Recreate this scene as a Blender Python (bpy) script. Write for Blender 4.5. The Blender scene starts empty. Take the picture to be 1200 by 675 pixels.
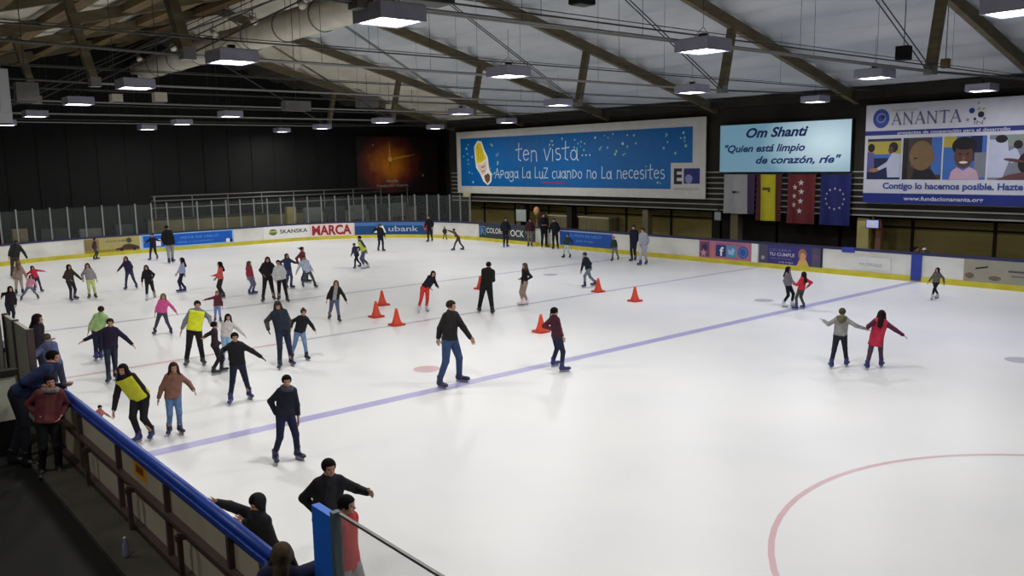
import bpy, bmesh, math, random
import numpy as np
from mathutils import Vector, Matrix

scene = bpy.context.scene
COL = scene.collection
random.seed(7)

# ------------------------------------------------------------------ camera, light, exposure
FPX = 994.0
RGT = np.array([0.7636, -0.6454, -0.0182]); UPV = np.array([0.1085, 0.1005, 0.9890]); FWD = np.array([0.6365, 0.7572, -0.1468])
FWD = FWD / np.linalg.norm(FWD); RGT = RGT - FWD * (RGT @ FWD); RGT = RGT / np.linalg.norm(RGT); UPV = np.cross(RGT, FWD)
CAMZ = 4.5
cam_data = bpy.data.cameras.new('camera'); cam = bpy.data.objects.new('camera', cam_data); COL.objects.link(cam)
cam_data.sensor_width = 36.0; cam_data.lens = FPX / 1200.0 * 36.0; cam_data.clip_end = 300
M = Matrix.Identity(4)
for i in range(3):
    M[i][0] = RGT[i]; M[i][1] = UPV[i]; M[i][2] = -FWD[i]
M[2][3] = CAMZ
cam.matrix_world = M
scene.camera = cam

scene.view_settings.view_transform = 'Standard'
scene.view_settings.look = 'None'
scene.view_settings.gamma = 1.0
scene.view_settings.use_curve_mapping = False
scene.view_settings.exposure = 0.0
LAMP_W = 143.0
LAMP_COLOR = (1.0, 0.985, 0.965)

world = bpy.data.worlds.new('World'); scene.world = world; world.use_nodes = True
world.node_tree.nodes['Background'].inputs[0].default_value = (0.55, 0.65, 0.8, 1)
world.node_tree.nodes['Background'].inputs[1].default_value = 0.02
cy = scene.cycles
cy.max_bounces = 6; cy.diffuse_bounces = 3; cy.glossy_bounces = 2; cy.transmission_bounces = 4; cy.transparent_max_bounces = 12
cy.caustics_reflective = False; cy.caustics_refractive = False
cy.use_denoising = True
cy.sample_clamp_indirect = 4.0

LAMP_Z = 6.5
LAMPS = [(6.8, 10.7), (6.8, 16.4), (6.9, 22.8), (7.1, 29.2), (7.3, 36.3), (7.5, 43.3),
         (13.9, 5.0), (13.5, 10.3), (13.3, 15.8), (13.8, 33.8), (14.2, 40.5), (14.4, 46.2),
         (22.1, 11.3), (21.5, 16.8), (21.7, 23.0), (21.6, 28.8), (22.3, 36.1), (22.7, 43.0), (22.5, 47.6),
         (30.0, 11.7), (29.6, 17.4), (28.6, 34.2), (29.1, 41.3),
         (6.8, 4.6), (-0.8, 7.0), (-0.8, 13.0), (22.0, 5.4)]

# ------------------------------------------------------------------ helpers
def ray(px, py):
    return FWD + (px - 600) / FPX * RGT - (py - 337.5) / FPX * UPV
def on_floor(px, py, z=0.0):
    d = ray(px, py); t = (z - CAMZ) / d[2]
    return np.array([d[0] * t, d[1] * t, z])

def lin(c):
    c = c / 255.0
    return c / 12.92 if c <= 0.04045 else ((c + 0.055) / 1.055) ** 2.4
def rgb(r, g, b): return (lin(r), lin(g), lin(b), 1.0)

MATS = {}
def mat(name, color, rough=0.6, metal=0.0, noise=0.0, scale=8.0, emit=0.0, spec=0.5, alpha=1.0, bump=0.0, trans=0.0):
    """color is an sRGB triple; noise is a procedural brightness variation."""
    if name in MATS: return MATS[name]
    m = bpy.data.materials.new(name); m.use_nodes = True
    nt = m.node_tree; b = nt.nodes['Principled BSDF']; c = rgb(*color)
    b.inputs['Base Color'].default_value = c
    b.inputs['Roughness'].default_value = rough
    b.inputs['Metallic'].default_value = metal
    b.inputs['Specular IOR Level'].default_value = spec
    if alpha < 1: b.inputs['Alpha'].default_value = alpha
    if trans > 0: b.inputs['Transmission Weight'].default_value = trans
    if emit > 0:
        b.inputs['Emission Color'].default_value = c
        b.inputs['Emission Strength'].default_value = emit
    if noise > 0 or bump > 0:
        tc = nt.nodes.new('ShaderNodeTexCoord'); n = nt.nodes.new('ShaderNodeTexNoise')
        n.inputs['Scale'].default_value = scale; n.inputs['Detail'].default_value = 4
        nt.links.new(tc.outputs['Object'], n.inputs['Vector'])
        if noise > 0:
            r = nt.nodes.new('ShaderNodeValToRGB')
            r.color_ramp.elements[0].position = 0.3; r.color_ramp.elements[1].position = 0.7
            r.color_ramp.elements[0].color = tuple(max(0, x * (1 - noise)) for x in c[:3]) + (1,)
            r.color_ramp.elements[1].color = tuple(min(1, x * (1 + noise)) for x in c[:3]) + (1,)
            nt.links.new(n.outputs['Fac'], r.inputs['Fac']); nt.links.new(r.outputs['Color'], b.inputs['Base Color'])
        if bump > 0:
            bp = nt.nodes.new('ShaderNodeBump'); bp.inputs['Strength'].default_value = bump
            nt.links.new(n.outputs['Fac'], bp.inputs['Height']); nt.links.new(bp.outputs['Normal'], b.inputs['Normal'])
    MATS[name] = m
    return m
def cloth(c):
    return mat('cloth_%02x%02x%02x' % c, c, rough=0.85, noise=0.18, scale=14, spec=0.25, bump=0.15)

def tag(o, label=None, cat=None, group=None, kind=None):
    if label: o['label'] = label
    if cat: o['category'] = cat
    if group: o['group'] = group
    if kind: o['kind'] = kind
    return o
def empty(name, loc, label=None, cat=None, group=None, kind=None):
    o = bpy.data.objects.new(name, None); o.location = Vector(loc); o.empty_display_size = 0.1
    COL.objects.link(o)
    return tag(o, label, cat, group, kind)

class MB:
    """collects geometry in world coordinates; build() links it as one mesh object"""
    def __init__(s): s.v = []; s.f = []; s.m = []; s.sm = []; s.mats = []
    def mi(s, m):
        if m not in s.mats: s.mats.append(m)
        return s.mats.index(m)
    def add(s, vs, fs, m, smooth=False):
        o = len(s.v); s.v += [tuple(map(float, p)) for p in vs]; k = s.mi(m)
        for f in fs: s.f.append(tuple(i + o for i in f)); s.m.append(k); s.sm.append(smooth)
        return s
    def box(s, a, b, m):
        (x0, y0, z0), (x1, y1, z1) = [min(p, q) for p, q in zip(a, b)], [max(p, q) for p, q in zip(a, b)]
        vs = [(x, y, z) for z in (z0, z1) for y in (y0, y1) for x in (x0, x1)]
        return s.add(vs, [(0, 2, 3, 1), (4, 5, 7, 6), (0, 1, 5, 4), (2, 6, 7, 3), (0, 4, 6, 2), (1, 3, 7, 5)], m)
    def bar(s, a, b, w, h, m, up=(0, 0, 1)):
        """box beam from a to b, w wide and h deep"""
        a = Vector(a); b = Vector(b); d = (b - a).normalized(); up = Vector(up)
        if abs(d.dot(up)) > 0.98: up = Vector((1, 0, 0))
        x = d.cross(up).normalized(); y = x.cross(d)
        vs = [p + x * sx * w / 2 + y * sy * h / 2 for p in (a, b) for sx, sy in ((-1, -1), (1, -1), (1, 1), (-1, 1))]
        return s.add(vs, [(0, 1, 2, 3), (7, 6, 5, 4), (0, 4, 5, 1), (1, 5, 6, 2), (2, 6, 7, 3), (3, 7, 4, 0)], m)
    def tube(s, pts, r, m, n=8, cap=True):
        pts = [Vector(p) for p in pts]; k = len(pts); rs = r if isinstance(r, (list, tuple)) else [r] * k
        vs = []; ref = None
        for i, p in enumerate(pts):
            d = (pts[min(i + 1, k - 1)] - pts[max(i - 1, 0)]).normalized()
            if ref is None: ref = Vector((0, 0, 1)) if abs(d.z) < 0.9 else Vector((1, 0, 0))
            x = d.cross(ref).normalized(); y = x.cross(d); ref = y
            vs += [p + (x * math.cos(2 * math.pi * j / n) + y * math.sin(2 * math.pi * j / n)) * rs[i] for j in range(n)]
        fs = [(i * n + j, i * n + (j + 1) % n, (i + 1) * n + (j + 1) % n, (i + 1) * n + j) for i in range(k - 1) for j in range(n)]
        if cap: fs += [tuple(range(n))[::-1], tuple((k - 1) * n + j for j in range(n))]
        return s.add(vs, fs, m, n > 6)
    def lathe(s, c, prof, m, n=24):
        c = Vector(c); vs = [(c.x + r * math.cos(2 * math.pi * j / n), c.y + r * math.sin(2 * math.pi * j / n), c.z + z) for r, z in prof for j in range(n)]
        fs = [(i * n + j, i * n + (j + 1) % n, (i + 1) * n + (j + 1) % n, (i + 1) * n + j) for i in range(len(prof) - 1) for j in range(n)]
        return s.add(vs, fs, m, True)
    def build(s, name, parent=None, origin=None):
        me = bpy.data.meshes.new(name)
        o = bpy.data.objects.new(name, me); COL.objects.link(o)
        if parent is not None: o.parent = parent; org = np.array(parent.matrix_world.translation if parent.parent else parent.location)
        else: org = np.array(origin if origin is not None else (0, 0, 0)); o.location = Vector(org)
        if parent is not None and 'org' in parent.keys(): org = np.array(parent['org'])
        v = np.array(s.v) - org
        me.from_pydata(v.tolist(), [], s.f)
        for m in s.mats: me.materials.append(m)
        me.polygons.foreach_set('material_index', s.m); me.polygons.foreach_set('use_smooth', s.sm)
        me.update()
        ORG[o.name] = org
        return o
ORG = {}
def part(mb, name, parent, label=None):
    """child of an object whose world origin is known (parents are never rotated)"""
    me = bpy.data.meshes.new(name); o = bpy.data.objects.new(name, me); COL.objects.link(o); o.parent = parent
    org = np.zeros(3); p = parent
    while p is not None: org = org + np.array(p.location); p = p.parent
    me.from_pydata((np.array(mb.v) - org).tolist(), [], mb.f)
    for m in mb.mats: me.materials.append(m)
    me.polygons.foreach_set('material_index', mb.m); me.polygons.foreach_set('use_smooth', mb.sm); me.update()
    if label: o['label'] = label
    return o
def thing(mb, name, origin, label=None, cat=None, group=None, kind=None):
    me = bpy.data.meshes.new(name); o = bpy.data.objects.new(name, me); COL.objects.link(o); o.location = Vector(origin)
    me.from_pydata((np.array(mb.v) - np.array(origin, float)).tolist(), [], mb.f)
    for m in mb.mats: me.materials.append(m)
    me.polygons.foreach_set('material_index', mb.m); me.polygons.foreach_set('use_smooth', mb.sm); me.update()
    return tag(o, label, cat, group, kind)
def copy_tree(o, loc, label=None, parent=None):
    c = o.copy(); COL.objects.link(c)
    if parent is not None: c.parent = parent
    else: c.location = Vector(loc)
    if label: c['label'] = label
    for ch in list(o.children): copy_tree(ch, None, None, c)
    return c

# ------------------------------------------------------------------ flat artwork: 2-D shapes mapped onto a wall or along the boards
def glyphs(txt, size, bold=0.0, shear=0.0, space=1.0, sx=1.0):
    cu = bpy.data.curves.new('t', 'FONT'); cu.body = txt; cu.size = size; cu.offset = bold * size; cu.shear = shear
    cu.space_character = space; cu.resolution_u = 3; cu.fill_mode = 'FRONT'
    ob = bpy.data.objects.new('t', cu); COL.objects.link(ob)
    dg = bpy.context.evaluated_depsgraph_get(); dg.update()
    me = bpy.data.meshes.new_from_object(ob.evaluated_get(dg))
    vs = [(v.co.x * sx, v.co.y) for v in me.vertices]; fs = [tuple(p.vertices) for p in me.polygons]
    bpy.data.objects.remove(ob); bpy.data.curves.remove(cu); bpy.data.meshes.remove(me)
    return vs, fs
class Art:
    """shapes in (u, v) metres; place(u, v, depth) gives the world point"""
    def __init__(s, place): s.mb = MB(); s.place = place
    def raw(s, vs, fs, m, d): s.mb.add([s.place(u, v, d) for u, v in vs], fs, m); return s
    def rect(s, u0, v0, u1, v1, m, d=0.004):
        n = max(1, int(abs(u1 - u0) / 0.4)) if getattr(s, 'curved', False) else 1
        vs = [(u0 + (u1 - u0) * i / n, v) for i in range(n + 1) for v in (v0, v1)]
        return s.raw(vs, [(2 * i, 2 * i + 2, 2 * i + 3, 2 * i + 1) for i in range(n)], m, d)
    def poly(s, pts, m, d=0.004): return s.raw(pts, [tuple(range(len(pts)))], m, d)
    def disc(s, u, v, r, m, d=0.004, ry=None, n=20, rot=0.0):
        ry = ry or r; c, k = math.cos(rot), math.sin(rot)
        return s.poly([(u + r * math.cos(a) * c - ry * math.sin(a) * k, v + r * math.cos(a) * k + ry * math.sin(a) * c) for a in [2 * math.pi * i / n for i in range(n)]], m, d)
    def ring(s, u, v, r0, r1, m, d=0.004, n=28):
        vs = [(u + r * math.cos(2 * math.pi * i / n), v + r * math.sin(2 * math.pi * i / n)) for i in range(n) for r in (r0, r1)]
        return s.raw(vs, [(2 * i, 2 * i + 1, (2 * i + 3) % (2 * n), (2 * i + 2) % (2 * n)) for i in range(n)], m, d)
    def star(s, u, v, r, m, d=0.004, k=5, inner=0.42, rot=math.pi / 2):
        pts = [(u + (r if i % 2 == 0 else r * inner) * math.cos(rot + i * math.pi / k), v + (r if i % 2 == 0 else r * inner) * math.sin(rot + i * math.pi / k)) for i in range(2 * k)]
        vs = [(u, v)] + pts
        return s.raw(vs, [(0, 1 + i, 1 + (i + 1) % (2 * k)) for i in range(2 * k)], m, d)
    def stroke(s, pts, w, m, d=0.006):
        for (a, b) in zip(pts[:-1], pts[1:]):
            dx, dy = b[0] - a[0], b[1] - a[1]; L = math.hypot(dx, dy) or 1; ex, ey = dx / L * w * .35, dy / L * w * .35; nx, ny = -dy / L * w / 2, dx / L * w / 2
            s.poly([(a[0] - ex + nx, a[1] - ey + ny), (a[0] - ex - nx, a[1] - ey - ny), (b[0] + ex - nx, b[1] + ey - ny), (b[0] + ex + nx, b[1] + ey + ny)], m, d)
            d += 0.00015
        return s
    def text(s, txt, u, v, h, m, width=None, d=0.006, bold=0.0, shear=0.0, align='l'):
        """h: cap height; width: stretched to this width"""
        vs, fs = glyphs(txt, h / 0.7, bold, shear)
        if not vs: return s
        x0 = min(p[0] for p in vs); x1 = max(p[0] for p in vs); k = (width / (x1 - x0)) if width else 1.0
        w = (x1 - x0) * k; off = {'l': 0, 'c': -w / 2, 'r': -w}[align]
        return s.raw([((p[0] - x0) * k + off + u, p[1] + v) for p in vs], fs, m, d)

# hand-lettered alphabet for the blue banner (unit height 1, strokes)
def arc(cx, cy, rx, ry, a0, a1, n=9):
    return [(cx + rx * math.cos(math.radians(a0 + (a1 - a0) * i / n)), cy + ry * math.sin(math.radians(a0 + (a1 - a0) * i / n))) for i in range(n + 1)]
HAND = {
 't': (0.5, [[(0.25, 1.0), (0.22, 0.1), (0.38, 0.02)], [(0.02, 0.62), (0.46, 0.68)]]),
 'e': (0.5, [[(0.06, 0.32), (0.4, 0.36)] + arc(0.23, 0.3, 0.19, 0.28, 15, 320)]),
 'n': (0.52, [[(0.08, 0.6), (0.06, 0.0)], [(0.07, 0.4)] + arc(0.24, 0.4, 0.16, 0.18, 150, 0) + [(0.42, 0.0)]]),
 'v': (0.46, [[(0.02, 0.62), (0.18, 0.0), (0.42, 0.66)]]),
 'i': (0.22, [[(0.1, 0.6), (0.09, 0.0)], [(0.1, 0.82), (0.12, 0.86)]]),
 's': (0.42, [arc(0.21, 0.46, 0.14, 0.14, 50, 260) + arc(0.2, 0.16, 0.16, 0.16, 80, -130)]),
 'a': (0.54, [arc(0.22, 0.28, 0.18, 0.26, 40, 400), [(0.42, 0.6), (0.42, 0.05), (0.5, 0.0)]]),
 'A': (0.62, [[(0.02, 0.0), (0.28, 0.82), (0.54, 0.0)], [(0.1, 0.28), (0.5, 0.32)]]),
 'p': (0.54, [[(0.08, 0.6), (0.08, -0.02)], arc(0.22, 0.44, 0.2, 0.18, 130, -130)]),
 'g': (0.54, [arc(0.22, 0.3, 0.18, 0.24, 40, 400), [(0.42, 0.56), (0.42, -0.2), (0.2, -0.3), (0.05, -0.2)]]),
 'L': (0.46, [[(0.08, 0.86), (0.06, 0.02), (0.4, 0.04)]]),
 'u': (0.5, [[(0.06, 0.56), (0.08, 0.12), (0.2, 0.0), (0.36, 0.12), (0.4, 0.56), (0.42, 0.0)]]),
 'z': (0.46, [[(0.04, 0.62), (0.4, 0.64), (0.04, 0.02), (0.42, 0.02)]]),
 'Z': (0.5, [[(0.04, 0.8), (0.42, 0.8), (0.06, 0.02), (0.46, 0.04)]]),
 'c': (0.44, [arc(0.24, 0.3, 0.19, 0.28, 50, 310)]),
 'D': (0.56, [[(0.08, 0.6), (0.08, 0.02)] + arc(0.1, 0.31, 0.34, 0.29, -90, 90)]),
 'o': (0.48, [arc(0.22, 0.28, 0.18, 0.26, 0, 360)]),
 ' ': (0.36, []),
}
def hand_text(art, txt, u, v, h, m, width, w=0.05, d=0.008):
    total = sum(HAND[c][0] for c in txt); k = width / total; x = u
    for i, c in enumerate(txt):
        adv, strokes = HAND[c]; wob = 0.03 * math.sin(i * 2.3) * h
        for st in strokes: art.stroke([(x + px * k, v + wob + py * h) for px, py in st], w, m, d)
        x += adv * k

def wall_east(x, y0, z0):      # local u runs towards -Y (to the right as seen from the ice), v up, depth towards the ice
    return lambda u, v, d: (x - d, y0 - u, z0 + v)
def wall_north(x0, y, z0):
    return lambda u, v, d: (x0 + u, y - d, z0 + v)

# ------------------------------------------------------------------ materials
def noise_mat(name, ramp, scale, rough=0.7, coords='Object', spec=0.3, detail=5, stretch=(1, 1, 1), bump=0.0):
    m = bpy.data.materials.new(name); m.use_nodes = True; nt = m.node_tree; b = nt.nodes['Principled BSDF']
    tc = nt.nodes.new('ShaderNodeTexCoord'); mp = nt.nodes.new('ShaderNodeMapping'); n = nt.nodes.new('ShaderNodeTexNoise'); r = nt.nodes.new('ShaderNodeValToRGB')
    mp.inputs['Scale'].default_value = stretch; n.inputs['Scale'].default_value = scale; n.inputs['Detail'].default_value = detail
    nt.links.new(tc.outputs[coords], mp.inputs['Vector']); nt.links.new(mp.outputs['Vector'], n.inputs['Vector'])
    cr = r.color_ramp
    while len(cr.elements) < len(ramp): cr.elements.new(0.5)
    for e, (p, c) in zip(cr.elements, ramp): e.position = p; e.color = rgb(*c)
    nt.links.new(n.outputs['Fac'], r.inputs['Fac']); nt.links.new(r.outputs['Color'], b.inputs['Base Color'])
    b.inputs['Roughness'].default_value = rough; b.inputs['Specular IOR Level'].default_value = spec
    if bump:
        bp = nt.nodes.new('ShaderNodeBump'); bp.inputs['Strength'].default_value = bump; bp.inputs['Distance'].default_value = 0.05
        nt.links.new(n.outputs['Fac'], bp.inputs['Height']); nt.links.new(bp.outputs['Normal'], b.inputs['Normal'])
    return m
ICE = noise_mat('ice', [(0.25, (226, 227, 229)), (0.55, (233, 233, 233)), (0.8, (238, 237, 235))], 0.35, rough=0.32, spec=0.35, stretch=(1, 1, 1), detail=8)
_nt = ICE.node_tree; _b = _nt.nodes['Principled BSDF']
_n2 = _nt.nodes.new('ShaderNodeTexNoise'); _n2.inputs['Scale'].default_value = 1.4; _n2.inputs['Detail'].default_value = 9; _n2.inputs['Roughness'].default_value = 0.7
_tc = [n for n in _nt.nodes if n.type == 'TEX_COORD'][0]; _nt.links.new(_tc.outputs['Object'], _n2.inputs['Vector'])
_mr = _nt.nodes.new('ShaderNodeMapRange'); _mr.inputs['To Min'].default_value = 0.26; _mr.inputs['To Max'].default_value = 0.5
_nt.links.new(_n2.outputs['Fac'], _mr.inputs['Value']); _nt.links.new(_mr.outputs['Result'], _b.inputs['Roughness'])
RUBBER = noise_mat('rubber_floor', [(0.3, (9, 9, 9)), (0.7, (18, 17, 15))], 1.2, rough=0.8)
ROOF_LIGHT = noise_mat('roof_membrane', [(0.25, (170, 166, 150)), (0.5, (196, 192, 176)), (0.75, (210, 206, 192))], 0.5, rough=0.65, stretch=(1.2, 0.5, 1), bump=0.6)
ROOF_COOL = noise_mat('roof_membrane_cool', [(0.25, (160, 166, 172)), (0.5, (184, 188, 192)), (0.75, (200, 202, 204))], 0.5, rough=0.6, stretch=(1.2, 0.4, 1), bump=0.6)
ROOF_DARK = noise_mat('roof_dark_tone', [(0.3, (40, 38, 32)), (0.7, (74, 70, 60))], 0.6, rough=0.8, stretch=(2, 0.4, 1))
TIMBER = noise_mat('glued_timber', [(0.3, (84, 76, 56)), (0.7, (112, 102, 78))], 1.5, rough=0.65, stretch=(1, 1, 4))
TIMBER_BROWN = noise_mat('brown_timber', [(0.3, (88, 72, 44)), (0.7, (116, 96, 62))], 1.5, rough=0.7, stretch=(3, 0.3, 3))
WALL_BLACK = noise_mat('black_wall_panel', [(0.3, (6, 6, 6)), (0.7, (12, 12, 11))], 0.6, rough=0.8)
WALL_OLIVE = noise_mat('olive_wall', [(0.25, (112, 100, 56)), (0.5, (142, 128, 74)), (0.8, (160, 146, 90))], 0.5, rough=0.75, stretch=(1, .6, 2))
WALL_DARK = noise_mat('dark_wall', [(0.3, (28, 26, 22)), (0.7, (46, 42, 34))], 0.8, rough=0.8)
SLAT = mat('pale_slat', (140, 138, 130), 0.5, noise=0.15, scale=1)
BOARDW = noise_mat('board_white', [(0.25, (196, 196, 186)), (0.5, (216, 215, 208)), (0.8, (226, 225, 220))], 0.8, rough=0.45, stretch=(1, 1, 2))
BOARD_OUT = noise_mat('board_back', [(0.25, (158, 150, 128)), (0.5, (182, 174, 152)), (0.8, (196, 188, 168))], 0.9, rough=0.6)
KICK = noise_mat('kick_yellow', [(0.3, (184, 172, 40)), (0.7, (208, 198, 66))], 1.5, rough=0.5)
CAPBLUE = mat('cap_blue', (28, 66, 160), 0.4, noise=0.15, scale=3)
CAPNAVY = mat('cap_navy', (34, 36, 78), 0.45, noise=0.15, scale=3)
STEELBROWN = mat('brown_steel', (84, 70, 66), 0.5, metal=0.2, noise=0.15, scale=5)
STEEL = mat('grey_steel', (120, 120, 118), 0.45, metal=0.4, noise=0.1, scale=5)
STEELDK = mat('dark_steel', (58, 58, 56), 0.5, metal=0.3, noise=0.1, scale=5)
POSTM = mat('aluminium_post', (134, 136, 134), 0.5, metal=0.3)
WHITE = mat('print_white', (232, 232, 232), 0.5)

# ------------------------------------------------------------------ structure: floors, walls, roof
RX0, RX1, RY1, CR = 2.98, 30.4, 47.8, 8.5
RYB = -8.0
XM = 15.3; ZR = 11.4; SL = 0.26
def roof_z(x): return ZR - SL * abs(x - XM)

ice = MB()
pts = [(RX0, RYB), (RX1, RYB)]
pts += [(RX1 - CR + CR * math.cos(math.radians(a)), RY1 - CR + CR * math.sin(math.radians(a))) for a in range(0, 91, 6)]
pts += [(RX0 + CR + CR * math.cos(math.radians(a)), RY1 - CR + CR * math.sin(math.radians(a))) for a in range(90, 181, 6)]
ice.add([(x, y, 0.0) for x, y in pts], [tuple(range(len(pts)))], ICE)
thing(ice, 'floor', (0, 0, 0), kind='structure')
g = MB(); g.add([(-7, -12, -0.012), (37, -12, -0.012), (37, 51, -0.012), (-7, 51, -0.012)], [(0, 1, 2, 3)], RUBBER)
thing(g, 'floor', (0, 0, 0), kind='structure')

# painted lines under the ice surface
LBLUE = mat('line_blue', (176, 172, 214), 0.35, noise=0.06, scale=2); LGREY = mat('line_grey', (186, 184, 196), 0.35, noise=0.08, scale=2)
LRED = mat('line_red', (212, 176, 182), 0.35, noise=0.06, scale=2)
def line_rect(x0, y0, x1, y1, m, name='floor_marking'):
    b = MB(); b.add([(x0, y0, 0.002), (x1, y0, 0.002), (x1, y1, 0.002), (x0, y1, 0.002)], [(0, 1, 2, 3)], m); thing(b, name, (0, 0, 0), kind='structure')
line_rect(RX0 + .05, 13.55, RX1 - .05, 13.85, LBLUE)
line_rect(RX0 + .05, 20.1, 9.5, 20.26, LRED); line_rect(9.5, 20.1, RX1 - .05, 20.26, LGREY)
line_rect(RX0 + .05, 26.5, RX1 - .05, 26.69, LGREY)
b = MB(); n = 72; C0 = (10.54, 1.68)
b.add([(C0[0] + r * math.cos(2 * math.pi * i / n), C0[1] + r * math.sin(2 * math.pi * i / n), 0.002) for i in range(n) for r in (4.18, 4.255)],
      [(2 * i, 2 * i + 1, (2 * i + 3) % (2 * n), (2 * i + 2) % (2 * n)) for i in range(n)], LRED)
thing(b, 'floor_marking', (0, 0, 0), kind='structure')
for (px, py, m) in ((500, 432.5, LRED), (645, 322, LGREY), (895, 352, LGREY), (1195, 422, LGREY), (690, 283, LGREY)):
    c = on_floor(px, py); b = MB(); b.add([(c[0] + .3 * math.cos(a), c[1] + .3 * math.sin(a), 0.003) for a in [i * math.pi / 10 for i in range(20)]], [tuple(range(20))], m)
    thing(b, 'floor_marking', (0, 0, 0), kind='structure')

# end wall with gable, side walls, rear wall
EY = 50.0
w = MB(); gp = [(-7, -0.02), (37, -0.02), (37, 7.2), (33.5, 7.2), (XM, ZR + 0.5), (-2.9, 7.2), (-7, 7.2)]
w.add([(x, EY, z) for x, z in gp], [tuple(range(len(gp)))], WALL_BLACK)
for i in range(30):                                                # low vertical ribs of the sheet cladding
    x = -6 + i * 1.45; w.box((x, EY - 0.04, 0), (x + 0.06, EY, min(9, roof_z(x))), WALL_BLACK)
thing(w, 'wall_end', (0, 0, 0), kind='structure')
w = MB(); w.add([(-7, -12, 0), (-7, 51, 0), (-7, 51, 7.2), (-7, -12, 7.2)], [(0, 1, 2, 3)], WALL_DARK); thing(w, 'wall_left', (0, 0, 0), kind='structure')
w = MB(); w.add([(-7, -12, 0), (37, -12, 0), (37, -12, 7), (XM, -12, 12), (-7, -12, 7)], [(0, 1, 2, 3, 4)], WALL_DARK); thing(w, 'wall_rear', (0, 0, 0), kind='structure')
# right side: slatted upper wall on x = 33.2, recessed olive wall behind the boards
WXU, WXL, WXC, YS = 33.2, 34.5, 36.0, 45.4
w = MB(); w.box((WXU, -12, 2.0), (WXU + 0.25, YS, 7.3), WALL_DARK)
z = 2.08
while z < 3.95:
    w.box((WXU - 0.05, -12, z), (WXU, YS, z + 0.055), SLAT); z += 0.25
w.box((WXU, YS, 2.0), (WXC, YS + 0.2, 7.3), WALL_DARK); w.box((WXU, -12, 2.0), (WXC, YS, 2.1), WALL_DARK); w.box((WXC, YS, 0), (WXC + .2, EY, 7.3), WALL_DARK)
thing(w, 'wall_right', (0, 0, 0), kind='structure')
w = MB(); w.box((WXL, -12, -0.02), (WXL + 0.2, YS, 2.05), WALL_OLIVE)
for y in np.arange(-6, 45, 3.1): w.box((WXL - 0.05, y, 0), (WXL, y + 0.12, 2.0), WALL_DARK)
w.box((WXL - 0.04, -6, 1.55), (WXL, 44, 1.62), WALL_DARK)
w.box((WXL - 0.05, 17.4, 0), (WXL, 25.6, 2.0), WALL_DARK)
thing(w, 'wall_right_lower', (0, 0, 0), kind='structure')

# roof: fabric lining sagging between the purlins, darker colour at the far end and left of the ridge
r = MB(); NX = 264; YL = list(np.arange(-12, 50.01, 1.03)) + [50.0]
xs = [-7 + 44 * i / NX for i in range(NX + 1)]
def roof_surface(x, y):
    base = 11.68 - SL * abs(x - XM)
    if x < -2.7 or x > 33.4: base = 11.68 - SL * 18.1
    ph = ((x - XM) / 1.22) % 1.0
    return base + 0.2 - 0.22 * math.sin(math.pi * ph) ** 0.8 + 0.02 * math.sin(y * 1.7 + math.floor((x - XM) / 1.22) * 2.1) * math.sin(math.pi * ph)
vs = [(x, y, roof_surface(x, y)) for y in YL for x in xs]
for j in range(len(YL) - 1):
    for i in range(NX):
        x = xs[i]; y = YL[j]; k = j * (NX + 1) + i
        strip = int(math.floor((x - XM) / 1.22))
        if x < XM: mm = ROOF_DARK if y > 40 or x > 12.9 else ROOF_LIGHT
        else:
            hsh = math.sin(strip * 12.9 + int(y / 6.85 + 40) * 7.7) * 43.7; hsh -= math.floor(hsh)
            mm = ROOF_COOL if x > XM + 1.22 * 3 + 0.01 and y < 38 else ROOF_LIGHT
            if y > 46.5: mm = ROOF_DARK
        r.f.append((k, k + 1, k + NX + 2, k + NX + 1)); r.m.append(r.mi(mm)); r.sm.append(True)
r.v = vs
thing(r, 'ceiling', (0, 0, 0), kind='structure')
# dark eaves beam above the banners
b = MB(); b.box((32.6, -12, 6.75), (33.2, YS, 7.15), WALL_DARK); thing(b, 'trim_1', (0, 0, 0), kind='structure')
# columns of the recess
k = 0
for (y, m, wd) in ((38.5, WALL_DARK, .4), (34.5, WALL_DARK, .4), (28.9, mat('column_tan', (112, 102, 76), .7, noise=.1, scale=2), .36), (23.5, MATS['column_tan'], .4), (17.25, mat('column_yellow', (170, 156, 96), .7, noise=.1, scale=2), .5), (16.6, mat('column_brown', (110, 74, 52), .7), .22), (10.2, WALL_DARK, .4)):
    k += 1; b = MB(); b.box((33.3, y - wd / 2, 0), (33.3 + wd, y + wd / 2, 2.05), m)
    thing(b, 'trim_%d' % (k + 1), (33.3, y, 0), kind='structure')

# purlins on the left roof slope
pl0 = None
for i, x in enumerate((-1.0, 1.6, 4.2, 6.8, 9.4, 12.0, 14.4)):
    zz = roof_z(x) + 0.02
    if pl0 is None:
        b = MB(); b.box((x - 0.2, -4, zz - 0.13), (x + 0.2, 49.9, zz + 0.13), TIMBER_BROWN)
        pl0 = thing(b, 'roof_purlin', (x, 0, zz), None, 'beam', 'brown purlins under the left roof slope'); px0 = (x, zz)
    o_ = pl0 if i == 0 else copy_tree(pl0, (x, 0, zz))
    o_['label'] = ['lowest', 'second lowest', 'third lowest', 'fourth lowest', 'fifth lowest', 'second highest', 'highest'][i] + ' of the brown timber purlins along the left roof slope'

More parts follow.
